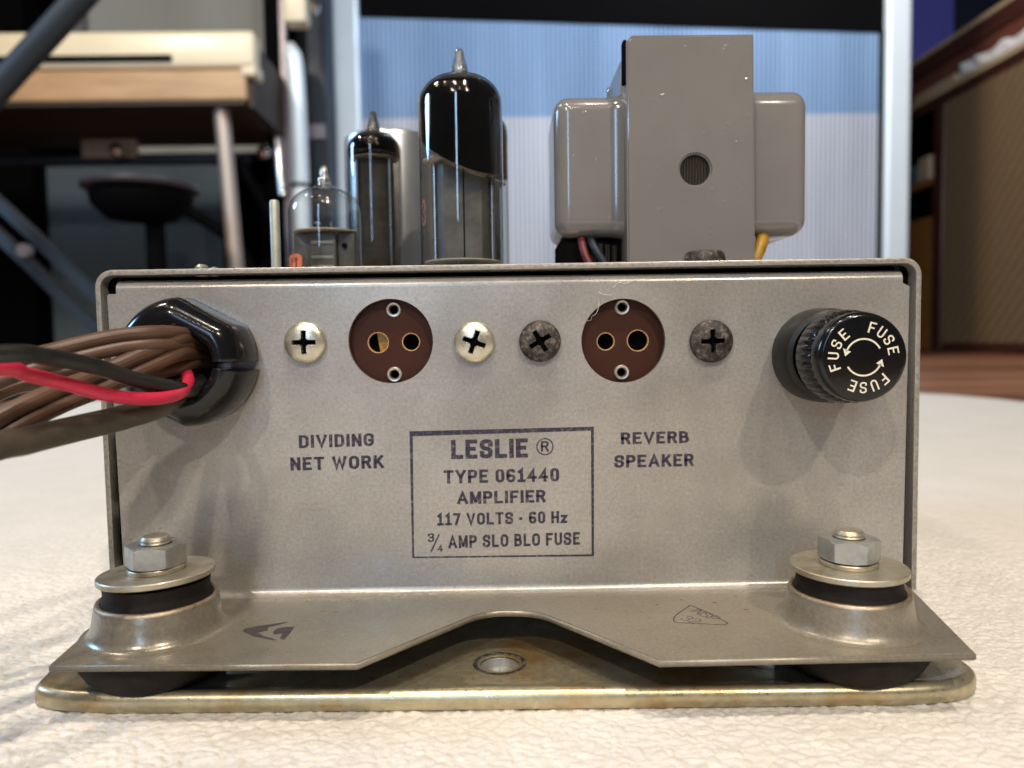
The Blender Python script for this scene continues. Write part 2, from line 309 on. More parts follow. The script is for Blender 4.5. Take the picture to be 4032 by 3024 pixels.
def text_mesh(text, weight=.17, spacing=1.0):
    """lettering drawn with flat ribbons of one width; every ribbon sits a hair in front of the last"""
    b = B(); x = 0; layer = 0; h = weight / 2
    for ch in text:
        if ch == ' ': x += .42; continue
        wd, strokes = GL[ch]
        for st_ in strokes:
            closed = st_[0] == 'c'; P = rounded(st_[1:] if closed else st_, closed); n = len(P)
            if not closed:
                P[0] = P[0] - (P[1] - P[0]).normalized() * h; P[-1] = P[-1] + (P[-1] - P[-2]).normalized() * h
            rings = []
            for i in range(n):
                d0 = (P[i] - P[i - 1]).normalized() if (closed or i) else None; d1 = (P[(i + 1) % n] - P[i]).normalized() if (closed or i < n - 1) else None
                d0 = d0 or d1; d1 = d1 or d0; nn = Vector((-(d0.y + d1.y), d0.x + d1.x))
                nn = nn.normalized() if nn.length > 1e-5 else Vector((-d0.y, d0.x)); c = max(.42, nn.dot(Vector((-d0.y, d0.x)))); off = nn * h / c
                rings.append([((P[i] + off).x + x, (P[i] + off).y, layer), ((P[i] - off).x + x, (P[i] - off).y, layer)])
            if closed: rings.append(rings[0])
            b.rings(rings, False); layer += 1
        x += wd + (weight + .13) * spacing
    me = bpy.data.meshes.new('t'); me.from_pydata([tuple(v) for v in b.v], [], b.f); return me
def fit(me, x0, x1, z0, z1, y, skew=0):         # stretch flat lettering to its printed box on the front panel
    n = len(me.vertices); a = np.zeros(n * 3); me.vertices.foreach_get('co', a); a = a.reshape(-1, 3)
    lo, hi = a.min(0), a.max(0); u = (a[:, 0] - lo[0]) / (hi[0] - lo[0]); v = (a[:, 1] - lo[1]) / (hi[1] - lo[1])
    out = np.stack([x0 + u * (x1 - x0), y - a[:, 2] * .0016, z0 + v * (z1 - z0) + skew * u], 1) * S
    me.vertices.foreach_set('co', out.ravel()); me.update(); return me
def thing(name, label, cat, loc=(0, 0, 0), group=None):
    o = bpy.data.objects.new(name, None); COL.objects.link(o); o.empty_display_size = .02
    o['label'] = label; o['category'] = cat
    if group: o['group'] = group
    return o
def tag(o, label, cat, group=None):
    o['label'] = label; o['category'] = cat
    if group: o['group'] = group
    return o
def structure(o): o['kind'] = 'structure'; return o

# ------------------------------------------------------------------ setting: floor, leather mat, wall
structure(B().box(-6000, -2500, -60, 6000, 5200, -6).build('floor', M['floor'], smooth=None))
structure(B().box(-6000, 5000, -6, 6000, 5100, 3000).build('back_wall', M['wall'], smooth=None))

def leather():
    rng = np.random.RandomState(3)
    def axis(lo, f0, f1, hi, step):
        a = list(np.arange(f0, f1, step)); x = f1; s = step
        while x < hi: a.append(x); s *= 1.03 if x < f1 + 60 else 1.12; x += s
        a.append(hi); x = f0; s = step; L = []
        while x > lo: s *= 1.03 if x > f0 - 60 else 1.12; x -= s; L.append(max(x, lo))
        return np.array(sorted(set(np.round(L + a, 4))))
    xs = axis(-620, -150, 150, 560, .42); ys = axis(-420, -70, 60, 900, .42)
    X, Y = np.meshgrid(xs, ys); J = rng.rand(257, 257, 3)
    def vn(x, y, k):
        xi = np.floor(x).astype(int); yi = np.floor(y).astype(int); fx = x - xi; fy = y - yi; fx = fx * fx * (3 - 2 * fx); fy = fy * fy * (3 - 2 * fy)
        h = lambda a, b: J[(a * 7 + k * 31) % 257, (b * 13 + a * 3) % 257, 2]
        return (h(xi, yi) * (1 - fx) + h(xi + 1, yi) * fx) * (1 - fy) + (h(xi, yi + 1) * (1 - fx) + h(xi + 1, yi + 1) * fx) * fy
    def cells(px, py, k):
        xi = np.floor(px).astype(int); yi = np.floor(py).astype(int); f1 = np.full(px.shape, 9.); f2 = f1.copy()
        for a in (-1, 0, 1):
            for b in (-1, 0, 1):
                u = (xi + a + k * 17) % 257; v = (yi + b + k * 5) % 257
                d = np.hypot(xi + a + J[u, v, 0] - px, yi + b + J[u, v, 1] - py)
                f2 = np.where(d < f1, f1, np.minimum(f2, d)); f1 = np.minimum(f1, d)
        return f1, f2
    wx = X + 3.4 * vn(X / 3.7, Y / 3.1, 1) + 1.1 * vn(X / 1.3, Y / 1.2, 6); wy = Y + 3.0 * vn(X / 3.9 + 9, Y / 3.3, 2) + .9 * vn(X / 1.1, Y / 1.3, 7)
    a1, a2 = cells(wx / 3.3, wy / 2.1, 0); b1, b2 = cells(wy / 1.3 + .3, wx / 1.7, 3)
    Z = .46 * np.clip((a2 - a1) * 2.0, 0, 1) ** .8 + .15 * np.clip((b2 - b1) * 2, 0, 1) + .18 * vn(X / 4, Y / 3, 4) - .66
    Z += .5 * (vn(X / 60, Y / 60, 5) - .5) * np.clip((np.hypot(X, Y - 40) - 130) / 80, 0, 1)
    fade = np.clip(1 - (np.maximum(np.abs(X) - 150, 0) + np.maximum(Y - 90, 0)) / 260, 0, 1); Z = Z * fade - .45 * (1 - fade)
    # round the far corners of the mat and roll its rim down to the floor
    cx = np.clip(X, -420, 360); cy = np.clip(Y, -200, 640); dx = X - cx; dy = Y - cy; d = np.maximum(np.abs(dx), np.abs(dy)); l = np.hypot(dx, dy) + 1e-9
    m = (np.abs(dx) > 0) & (np.abs(dy) > 0); k = np.where(m, d / l, 1); X2 = cx + dx * k; Y2 = cy + dy * k
    edge = np.minimum(np.minimum(560 - X, X + 620), np.minimum(900 - Y, Y + 420)); Z = Z - 6.5 * np.clip(1 - edge / 7, 0, 1) ** 2
    ny, nx = X.shape; V = np.stack([X2, Y2, Z], -1).reshape(-1, 3) * S
    i = np.arange((ny - 1) * (nx - 1)); r = i // (nx - 1); c = i % (nx - 1); q = r * nx + c; F = np.stack([q, q + 1, q + nx + 1, q + nx], 1)
    me = bpy.data.meshes.new('mat'); me.vertices.add(len(V)); me.vertices.foreach_set('co', V.ravel()); me.loops.add(F.size); me.loops.foreach_set('vertex_index', F.ravel())
    me.polygons.add(len(F)); me.polygons.foreach_set('loop_start', np.arange(0, F.size, 4)); me.polygons.foreach_set('loop_total', np.full(len(F), 4)); me.update()
    me.polygons.foreach_set('use_smooth', [True] * len(F))
    return link('leather_mat', me, M['vinyl'])
tag(leather(), "white grained leather mat spread on the wooden floor under the amplifier", "mat")

# ------------------------------------------------------------------ the amplifier
amp = thing('amplifier', "grey metal tube amplifier chassis with stamped front panel, tubes and transformer on top", 'amplifier')

# outer cover: an upside-down U of folded sheet
def shell():
    def arc(cx, cz, r, a0, a1, n=8): return [(cx + r * math.cos(R(a0 + (a1 - a0) * k / n)), cz + r * math.sin(R(a0 + (a1 - a0) * k / n))) for k in range(n + 1)]
    zl, zr, t = 89.35, 89.75, 1.25
    out = [(-92.7, 11)] + arc(-93.1 + 4, zl - 4, 4, 180, 90) + arc(98.1 - 4, zr - 4, 4, 90, 0) + [(98.1, 11)]
    inn = [(-92.7 + t, 11)] + arc(-93.1 + 4, zl - 4, 4 - t, 180, 90) + arc(98.1 - 4, zr - 4, 4 - t, 90, 0) + [(98.1 - t, 11)]
    b = B(); n = len(out); rings = []
    for y in (-1.2, 150): rings.append([(x, y, z) for x, z in out] + [(x, y, z) for x, z in inn[::-1]])
    m = 2 * n; vs = rings[0] + rings[1]
    fs = [(k, (k + 1) % m, m + (k + 1) % m, m + k) for k in range(m)]; b.add(vs, fs, 0)
    for r_ in range(2): b.add(vs, [(r_ * m + k, r_ * m + k + 1, r_ * m + m - 2 - k, r_ * m + m - 1 - k) for k in range(n - 1)], 1)
    return b.build('cover', None, amp, 40, bevel=.18, seg=2, weld=True, mats=[M['steel'], M['edge']])
shell()
B().box(-90, 146, 13, 95, 149, 87).build('back_panel', M['steel'], amp, None)
B().box(-89.6, 3.2, 13.0, 94.9, 3.4, 60).box(-89.6, 3.2, 60, -80, 3.4, 84).build('gap_shade_sheet', M['dark'], amp, None)  # dark sheet added to paint the shade behind the panel

# front panel, its folded rims, its flange: one piece of sheet
ZF = 12.45                                       # top of the flange
XL, XR = -89.9, 95.3
holes = [circle_at(-25.8, 72.1, 9.85), circle_at(28.6, 71.4, 9.85)]
fp = plate([(XL, 13.9), (XR, 13.9), (95.9, 83.2), (94.3, 84.0), (94.3, 84.75), (-88.9, 84.75), (-88.9, 83.9), (-90.6, 83.9), (-91.0, 83.5)], holes, 1.4)
fp.transform(Matrix.Translation((0, .7 * S, 0)) @ Matrix.Rotation(PI / 2, 4, 'X'))
panel = link('front_panel', fp, M['steel'], amp)
def fold(prof, x0, x1, name, parent, mat=M['steel'], thick=1.4):
    # prof: polyline of (y, z) on the visible side; thickness goes to its right-hand side
    n = len(prof); P = [Vector(p) for p in prof]; nr = []
    for i in range(n):
        t = (P[min(i + 1, n - 1)] - P[max(i - 1, 0)]).normalized(); nr.append(Vector((t.y, -t.x)))
    inner = [p + q * thick for p, q in zip(P, nr)]; loop = list(P) + inner[::-1]
    b = B(); b.rings([[(x, p.x, p.y) for p in loop] for x in (x0, x1)], True); m = len(loop)
    for k in range(n - 1):
        b.add([(x, *loop[j]) for x in (x0, x1) for j in (k, k + 1, m - 2 - k, m - 1 - k)], [(0, 1, 2, 3), (7, 6, 5, 4)])
    return b.build(name, mat, parent, 50, weld=True)
top = [(0, 84.75)] + [(2.3 - 2.3 * math.cos(R(a)), 84.75 + 2.3 * math.sin(R(a))) for a in range(10, 91, 10)] + [(16, 87.05)]
fold(top, -88.9, 94.3, 'top_rim', panel)
bot = [(-2.2, ZF), (-1.5, ZF)] + [(-1.5 + 1.5 * math.sin(R(a)), ZF + 1.5 - 1.5 * math.cos(R(a))) for a in range(15, 91, 15)]
fold(bot, XL, XR, 'bottom_bend', panel, thick=1.4)
B().box(XL, 1.4, 14, XL + 1.2, 20, 82).build('side_rim', M['steel'], panel, None); B().box(XR - 1.2, 1.4, 14, XR, 20, 82).build('side_rim', M['steel'], panel, None)
B().box(-90.6, 6.0, 87.1, 95.3, 6.3, 88.5).box(-91.7, 2.2, 12, -89.5, 2.4, 84).box(-91.7, 2.2, 82, -89.2, 2.4, 87.8).box(94.9, 2.2, 12, 96.7, 2.4, 84).box(94.6, 2.2, 82, 96.7, 2.4, 88.1).build('gap_shade_strips', M['dark'], amp, None)['kind'] = 'stuff'  # dark strips added to paint the shade in the cover gaps
def notch():
    A = [(-27.7, -39.8), (-4.6, -13.4), (6.7, -13.9), (28.25, -41.3)]
    def rnd(a, b, c, r, n=7):
        a, b, c = Vector(a), Vector(b), Vector(c); p = b + (a - b).normalized() * r; q = b + (c - b).normalized() * r
        return [tuple(p * (1 - t) ** 2 + b * 2 * t * (1 - t) + q * t * t) for t in [k / n for k in range(n + 1)]]
    return [A[0]] + rnd(A[0], A[1], A[2], 5) + rnd(A[1], A[2], A[3], 5) + [A[3]]
fl = plate([(XL, -2.2), (XL + .3, -4), (-85.7, -38.1)] + notch() + [(87.65, -41.1), (XR, -4), (XR, -2.2)], [], 1.4)
fl.transform(Matrix.Translation((0, 0, (ZF - .7) * S)))
flange = link('flange', fl, M['grimyshaded'], amp)
bm = bmesh.new(); bm.from_mesh(fl)
bmesh.ops.remove_doubles(bm, verts=bm.verts, dist=1e-6); ed = [e for e in bm.edges if len(e.link_faces) == 2 and e.calc_face_angle(0) > R(60) and abs((e.verts[0].co - e.verts[1].co).z) < 1e-5 and min(v.co.y for v in e.verts) < -.003]
bmesh.ops.bevel(bm, geom=ed, offset=.00022, segments=2, affect='EDGES'); bm.to_mesh(fl); bm.free()

# ---- print on the panel
def printed(s, box, skew=0, bold=.25, mat='ink', sp=1.0):
    x0, z1, x1, z0 = box; return link('lettering', fit(text_mesh(s, bold, sp), x0, x1, z0, z1, -.03, skew), M[mat], panel)
printed("DIVIDING", (-47.86, 50.45, -30.3, 46.9), .25, sp=1.05); printed("NET WORK", (-50.07, 45.35, -27.92, 41.6), .25, sp=1.05)
printed("REVERB", (27.85, 49.9, 43.95, 46.6), .1, sp=1.05); printed("SPEAKER", (26.28, 44.85, 45.26, 41.35), .1, sp=1.05)
printed("LESLIE", (-12.2, 48.7, 5.9, 44.15), .1, .27); printed("TYPE 061440", (-14.08, 41.95, 13.19, 38.35), .1, sp=1.05)
printed("AMPLIFIER", (-11.12, 36.8, 10.06, 33.3), .1, sp=1.03); printed("117 VOLTS - 60 Hz", (-15.92, 31.6, 15.27, 27.95), .1, sp=1.05)
printed("AMP SLO BLO FUSE", (-13.4, 26.3, 17.97, 22.75), .35, sp=1.05)
printed("3", (-18.1, 26.5, -16.6, 24.4), .1, .2); printed("4", (-16.0, 23.9, -14.6, 22.0), .1, .2)
B().add([(-17.6, -.03, 22.1), (-17.2, -.03, 22.1), (-15.2, -.03, 26.3), (-15.6, -.03, 26.3)], [(0, 1, 2, 3)]).build('lettering', M['ink'], panel, None)
printed("R", (8.95, 48.1, 10.95, 45.5), .0, .19)
def ringflat(cx, cz, r0, r1, n=48):
    return B().rings([[(cx + r * math.cos(2 * PI * k / n), -.03, cz + r * math.sin(2 * PI * k / n)) for k in range(n)] for r in (r0, r1)])
ringflat(9.9, 46.75, 1.75, 2.05).build('lettering', M['ink'], panel, None)
fr = B()
def quad(p): fr.add([(x, -.03, z) for x, z in p], [(0, 1, 2, 3)])
quad([(-21.9, 50.9), (21.5, 51.3), (21.5, 50.4), (-21.9, 49.7)]); quad([(-21.9, 49.7), (-21.15, 49.7), (-21.45, 21.0), (-21.9, 21.0)])
quad([(20.8, 50.4), (21.5, 50.4), (21.3, 20.8), (20.7, 20.8)]); quad([(-21.9, 21.0), (21.3, 20.8), (21.2, 20.3), (-21.8, 20.65)])
fr.build('printed_frame', M['ink'], panel, None)
# inspection stamps on the flange
def flat_on_flange(me, ox, oy, sx, sy, rot):
    me.transform(Matrix.Translation((ox * S, oy * S, (ZF + .03) * S)) @ Matrix.Rotation(R(rot), 4, 'Z') @ Matrix.Diagonal((sx * S * .72, sy * S * .55, .0016 * S, 1))); return me
def stroke(pts, wd, name='stamp_outline', mat='inkfaint', closed=True):
    b = B(); n = len(pts); P = [Vector(p) for p in pts]; rings = []
    for i in range(n):
        t = (P[(i + 1) % n] - P[i - 1]).normalized(); q = Vector((-t.y, t.x)) * wd / 2; rings.append([(*(P[i] + q), ZF + .03), (*(P[i] - q), ZF + .03)])
    if closed: rings.append(rings[0])
    return b.rings(rings, False).build(name, M[mat], flange, None)
tri = [(35.5, -21.1), (36.7, -18.4), (40.4, -13.6), (41.6, -13.2), (45.9, -22.4), (46.0, -23.8), (44.9, -24.5), (39.5, -23.4), (35.8, -22.7)]
tri = [tuple(p.xy) for p in catmull([(*q, 0) for q in tri + tri[:1]], 4)][:-1]
stroke(tri, .28)
link('stamp_lettering', flat_on_flange(text_mesh("INSP", .07), 40.2, -16.2, 4.3, 5.2, -62), M['inkfaint'], flange)
link('stamp_lettering', flat_on_flange(text_mesh("32", .07), 37.0, -20.9, 4.3, 5.2, -52), M['inkfaint'], flange)
blob = B(); pl = [(-54.7, -22.8), (-54.6, -21.5), (-52.3, -20.1), (-46.7, -18.1), (-46.6, -18.6), (-49.9, -20.9), (-49.5, -22.7), (-51.1, -23.8), (-49.3, -25.8), (-47.2, -27.1), (-45.8, -28.3), (-47.5, -27.8), (-51.7, -25.7)]
blob.add([(x, y, ZF + .03) for x, y in pl], [tuple(range(len(pl)))]).add([(x, y, ZF + .03) for x, y in [(-48.2, -23.5), (-47.7, -21.6), (-46, -20.9), (-44.4, -20.9), (-44.3, -24.5), (-44.6, -28), (-45.7, -27.2), (-45.9, -24.5), (-46.7, -24.8), (-47.4, -25.2)]], [tuple(range(10))])
blob.build('smudged_stamp', M['inkfaint'], flange, None)

# ---- sockets
def socket(cx, cz, pins, eyes):
    b = link('socket_board', plate(circle_at(cx, cz, 11), [circle_at(*p, 40) for p in pins] + [circle_at(x, z, .95, 24) for x, z in eyes], 1.2), M['phenolic'], amp)
    b.data.transform(Matrix.Translation((0, 3.1 * S, 0)) @ Matrix.Rotation(PI / 2, 4, 'X'))
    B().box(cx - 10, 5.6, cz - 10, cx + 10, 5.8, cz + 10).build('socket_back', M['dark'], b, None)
    for x, z, r in pins:
        B().lathe([(r + .22, 0), (r + .2, .06), (r - .02, .02), (r - .02, -1)], (x, 2.5, z), 'y', 40).build('hole_edge', M['fibre'], b)
    for x, z in eyes:
        B().lathe([(1.8, 0), (1.82, .3), (1.6, .55), (1.25, .5), (1.0, .1), (.92, -1.5)], (x, 2.5, z), 'y', 36).build('eyelet', M['eyelet'], b)
    return b
s1 = socket(-25.8, 72.1, [(-29.1, 71.8, 2.3), (-21.35, 71.85, 1.95)], [(-25.25, 79.5), (-25.4, 64.2)])
B().add([(-28.9, 4.9, 69), (-26.3, 4.9, 69), (-26.3, 4.9, 74.5), (-29.8, 4.9, 74.5)], [(0, 1, 2, 3)]).build('insulation_strip', M['amber'], s1, None)
socket(28.6, 71.4, [(24.75, 71.3, 1.95), (32.4, 71.4, 2.4)], [(28.7, 79.3), (28.5, 63.9)])

# ---- Phillips screws
def screw(cx, cz, r, rot, mat, label):
    nr, nt = 40, 120; rings = []
    def recess(x, y):
        a, b = abs(x), abs(y); ca, sa = math.cos(R(rot)), math.sin(R(rot)); u = abs(x * ca + y * sa); v = abs(y * ca - x * sa)
        mx, mn = max(u, v), min(u, v); half = .56 + max(0, 1.0 - mx) * .55
        d = min((half - mn) / .16, (2.75 - mx) / .22); d = max(0, min(1, d)); return d * d * (3 - 2 * d) * (2.4 - .38 * mx)
    for i in range(nr):
        q = i / (nr - 1) * r; ring = []
        for k in range(nt):
            t = 2 * PI * k / nt; x, y = q * math.cos(t), q * math.sin(t)
            h = 1.0 + 1.5 * math.sqrt(max(0, 1 - (q / r) ** 2 * .97)) - .0; ring.append((cx + x, -h + recess(x, y), cz + y))
        rings.append(ring)
    for h in (.9, .5, 0): rings.append([(cx + r * 1.01 * math.cos(2 * PI * k / nt), -h, cz + r * 1.01 * math.sin(2 * PI * k / nt)) for k in range(nt)])
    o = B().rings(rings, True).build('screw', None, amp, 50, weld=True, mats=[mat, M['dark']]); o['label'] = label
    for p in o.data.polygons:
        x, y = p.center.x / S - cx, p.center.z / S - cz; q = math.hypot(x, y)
        if recess(x, y) > 1.0 and q < r * .9: p.material_index = 1  # recess shade and dirt put into the colour
screw(-45.5, 72.1, 4.75, 0, M['zinc'], "bright yellowish cross-head screw nearest the black cord bushing")
screw(-6.3, 71.6, 4.7, -20, M['zinc'], "yellowish cross-head screw right of the left socket")
screw(9.0, 71.6, 4.8, 30, M['rust'], "dark corroded cross-head screw left of the right socket")
screw(49.1, 71.0, 4.95, 2, M['rust'], "dark corroded cross-head screw between the right socket and the fuse cap")

# ---- fuse holder
fh = B().lathe([(10.9, 0), (10.95, 1.2), (10.7, 7.0), (10.3, 8.2), (9.2, 8.6), (8.9, 8.2), (8.9, 3)], (74.4, 0, 67.4), 'y', 72).build('fuse_holder', M['blackdull'], amp)
def knurl(r, h, t):
    if 12.9 < h < 18.6: return r * (1 + .035 * (abs(((t * 34 / PI) % 2) - 1) ** .6 - .55))
    return r
capo = B().lathe([(8.6, 6), (8.6, 12.0), (9.6, 12.3), (10.05, 12.6), (10.1, 13.0), (9.95, 15.5), (9.65, 18.4), (9.35, 18.8), (9.45, 19.3), (9.35, 21.6), (9.15, 22.4), (8.7, 22.85), (8.2, 22.95), (.01, 22.95)], (74.4, 0, 67.4), 'y', 272, knurl).build('fuse_cap', M['black'], fh, 40)
def on_cap(me, u, v, rot, sx, sy):                # flat cream lettering inset on the cap face
    n = len(me.vertices); a = np.zeros(n * 3); me.vertices.foreach_get('co', a); a = a.reshape(-1, 3); lo, hi = a.min(0), a.max(0)
    p = (a[:, 0] - (lo[0] + hi[0]) / 2) / (hi[0] - lo[0]) * sx; q = (a[:, 1] - (lo[1] + hi[1]) / 2) / (hi[1] - lo[1]) * sy
    c, s_ = math.cos(R(rot)), math.sin(R(rot)); out = np.stack([74.4 + u + p * c - q * s_, -22.98 - a[:, 2] * .0016, 67.4 + v + p * s_ + q * c], 1) * S
    me.vertices.foreach_set('co', out.ravel()); me.update(); return me
for angs in ((74, 54, 34, 12), (198, 176.5, 154, 131), (-47, -68, -90, -111)):
    for ch, a in zip("FUSE", angs):
        rr = 6.25; link('cap_lettering', on_cap(text_mesh(ch, .15), rr * math.cos(R(a)), rr * math.sin(R(a)), a - 90, 1.45, 2.3), M['cream'], fh)
for a0, a1 in ((28, 160), (210, 338)):
    b = B(); b.rings([[(74.4 + r * math.cos(R(a)), -22.98, 67.4 + r * math.sin(R(a))) for r in (3.6, 3.95)] for a in np.linspace(a0, a1, 30)], False)
    T = lambda a, r: (74.4 + r * math.cos(R(a)), -22.98, 67.4 + r * math.sin(R(a)))
    b.add([T(a1 - 4, 2.9), T(a1 + 16, 3.85), T(a1 - 4, 4.7)], [(0, 1, 2)]); b.build('cap_arrow', M['cream'], fh, None)

# ---- cord bushing: two black shells clamped round the cables
BX, BZ = -71.0, 68.3
def bush_R(t, flat=12.6, rr=14.5):
    q = rr
    for a in (62, 242):
        c = math.cos(t - R(a))
        if c > .1: q = min(q, flat / c)
    return q
def bush(a0, a1, name, parent, extra=0):
    n = 60; prof = [(1, 0), (1, 3.5), (.995, 6.5), (.965, 9.2), (.90, 11.2), (.80, 12.5), (.68, 13.0), (.58, 12.8)]
    rings = []
    for i in range(n + 1):
        t = R(a0 + (a1 - a0) * i / n); Ro = bush_R(t) + extra; ring = []
        for f, h in prof: ring.append((BX + Ro * f * math.cos(t), -h - extra, BZ + Ro * f * math.sin(t)))
        for r_, h in ((6.9, 12.0), (6.3, 10.5), (6.2, 3), (6.2, 0)): ring.append((BX + 1.2 + r_ * math.cos(t), -h, BZ - .6 + r_ * math.sin(t)))
        rings.append(ring)
    b = B(); b.rings(rings, True, True, True); return b.build(name, M['black'], parent, 42, bevel=.22, seg=2)
bu = bush(-1, 236, 'cord_bushing', amp); bush(-116, -9, 'bushing_jaw', bu, .35); bush(239, 241.5, 'bushing_rib', bu, -1.5)
B().lathe([(6.4, -1), (.01, -1)], (BX + 1, 0, BZ - .6), 'y', 40).build('bushing_bore', M['dark'], bu, None)

# ---- cables
END = (-235, -20, 8)
def cable(name, path, sec, mat, label, twist=0, up=(0, 0, 1), k=12):
    o = sweep(B(), path, sec, k, twist, up).build(name, M[mat], amp, 60); o['label'] = label; return o
cable('cable', [(-67.4, 1, 71.5), (-68.7, -6, 72.5), (-68.5, -13, 73.1), (-70.7, -20, 73.4), (-76.8, -25, 72.7), (-84.4, -31, 70.4), (-91.9, -38, 67.2), (-108, -44, 58), (-145, -44, 32), (-175, -42, 6), (-240, -40, 3)],
      zipsec(1.45, 1.45, .4), 'brown', "uppermost flat brown twin cord leaving the bushing", 0, (0, .35, 1))
cable('cable', [(-67.8, 1, 70), (-68.7, -6, 71.0), (-68.6, -15, 71.7), (-72.8, -22, 68.8), (-78.6, -30, 64.9), (-82.4, -37, 62.4), (-87.2, -46, 58.2), (-97, -56, 49), (-120, -62, 25), (-150, -58, 4), (-230, -55, 3)],
      zipsec(1.6, 1.7, .6), 'brown', "flat brown twin cord passing under the red wire", .1, (0, .5, 1))
cable('cable', [(-67.6, 1, 68), (-68.5, -6, 69.0), (-69.3, -12.5, 68.4), (-74.5, -17.5, 66.9), (-80, -21.5, 65.6), (-88, -27, 65.4), (-95, -33, 64.8), (-110, -50, 52), (-150, -52, 20), (-180, -50, 4), (-240, -50, 3)],
      zipsec(1.4, 1.4, .4), 'brown', "lower brown twin cord tucked behind the black and red wires", .2, (0, .5, 1))
cable('cable', [(-69.8, 1, 66.4), (-70.0, -8, 66.7), (-66.6, -16, 64.1), (-65.3, -24, 62.2), (-67.2, -31, 61.7), (-71.5, -38, 62.8), (-76.1, -44, 65.3), (-79.5, -50, 67.4), (-81.7, -54, 68.6), (-95, -66, 68), (-150, -66, 35), (-185, -55, 6), (-240, -52, 3)],
      circ(1.25), 'red', "thin red wire looping below the brown cords")
cable('cable', [(-68.5, -4, 64.2), (-66.0, -16, 62.4), (-66.3, -25, 63.5), (-69.7, -33.5, 65.6), (-72.2, -42, 68.3), (-76, -50, 70.3), (-78.9, -58, 71), (-95, -72, 69), (-145, -72, 34), (-180, -70, 4), (-240, -68, 3)],
      circ(1.5), 'wblack', "thin black wire running just above the red wire")
cable('cable', [(-70.8, 1, 64), (-70.6, -10, 62.0), (-70.2, -21, 59.6), (-72.6, -32, 58.3), (-76.9, -41, 57.2), (-80.1, -50, 56.3), (-83.5, -60, 54.8), (-100, -76, 42), (-130, -80, 18), (-160, -75, 4), (-230, -70, 3)],
      circ(2.4, 26), 'wgrey', "thick dirty grey round cable lowest in the bundle")

# ---- rubber mounts with bolts
def hexnut(b, cx, cy, z0, h, ap, rot):
    rings = []; nt = 72
    def hr(t): u = ((t - R(rot)) % (PI / 3)) - PI / 6; return ap / math.cos(u)
    rings.append([(cx + .6 * hr(2 * PI * k / nt) * math.cos(2 * PI * k / nt), cy + .6 * hr(2 * PI * k / nt) * math.sin(2 * PI * k / nt), z0) for k in range(nt)])
    for zb in (0, h):
        ring = []
        for k in range(nt):
            t = 2 * PI * k / nt; q = hr(t); c = max(0, q - ap * 1.01) * .62; ring.append((cx + q * math.cos(t), cy + q * math.sin(t), z0 + (c * .6 if zb == 0 else h - c)))
        rings.append(ring)
    for f in (.99, .6, .55):
        rings.append([(cx + ap * f * math.cos(2 * PI * k / nt), cy + ap * f * math.sin(2 * PI * k / nt), z0 + h - (.4 if f == .55 else 0)) for k in range(nt)])
    b.rings(rings, True)
def mount(cx, cy, rot, dz, tx, ty):
    bo = B().lathe([(15.0, .02), (14.2, .15), (13.6, .6), (13.1, 1.4), (12.7, 2.6), (12.3, 4.6), (12.0, 6.3), (11.75, 6.9), (11.2, 7.0), (10.9, 6.7), (10.9, 4)], (cx, cy, ZF), 'z', 96).build('boss', M['grimyshaded'], flange, 60)
    B().lathe([(12.03, 6.3), (11.98, 6.45), (11.8, 6.95), (11.2, 7.06), (10.85, 6.72)], (cx, cy, ZF), 'z', 96).build('boss_rim', M['heat'], flange, 60)
    rb = B().lathe([(11.0, 17.5), (10.95, 19.4), (10.5, 20.2), (10.35, 21.5), (10.6, 23.2)], (cx, cy, 0), 'z', 80, cap1=True)
    rb.lathe([(11.0, 3.0), (12.6, 3.6), (14.2, 5.2), (15.6, 7.6), (15.9, 10.6), (15.7, 11.02)], (cx, cy, 0), 'z', 80, cap0=True, cap1=True); rb.build('rubber_mount', M['rubber'], amp, 60)
    wz = 23.3 + dz; tilt = lambda r, h, t: h + r * (tx * math.cos(t) + ty * math.sin(t))
    B().lathe([(3, 0), (11.35, 0), (11.55, .2), (11.55, 1.1), (11.35, 1.3), (3, 1.3)], (cx, cy, wz), 'z', 96, zf=tilt).build('washer', M['washer'], amp, 40)
    b = B().lathe([(3.4, .0), (5.6, 0), (5.7, .15), (5.7, .8), (5.55, .95), (3.4, .95)], (cx, cy, wz + 1.35), 'z', 64, zf=tilt).build('lock_washer', M['washer'], amp, 40)
    nb = B(); hexnut(nb, cx, cy, wz + 2.6, 4.4, 5.35, rot); nu = nb.build('nut', M['zincpale'], amp, 30)
    B().lathe([(2.9, 0), (2.9, 4.2), (3.05, 4.45), (2.85, 4.8), (3.0, 5.1), (2.75, 5.6), (2.5, 5.85), (.01, 5.9)], (cx, cy, wz + 2.8), 'z', 48, cap0=True).build('bolt', M['washer'], amp, 30)
mount(-73.0, -20.2, 12, 0.3, .035, -.02); mount(71.6, -23.4, 38, -.2, -.004, .0)
for x, y in ((-45, 2), (44, 0)):
    B().lathe([(8.5, 2.9), (8.6, 8.5), (5, 9)], (x, y + 12, 0), 'z', 40, cap1=True).build('rear_spacer', M['zincpale'], amp)

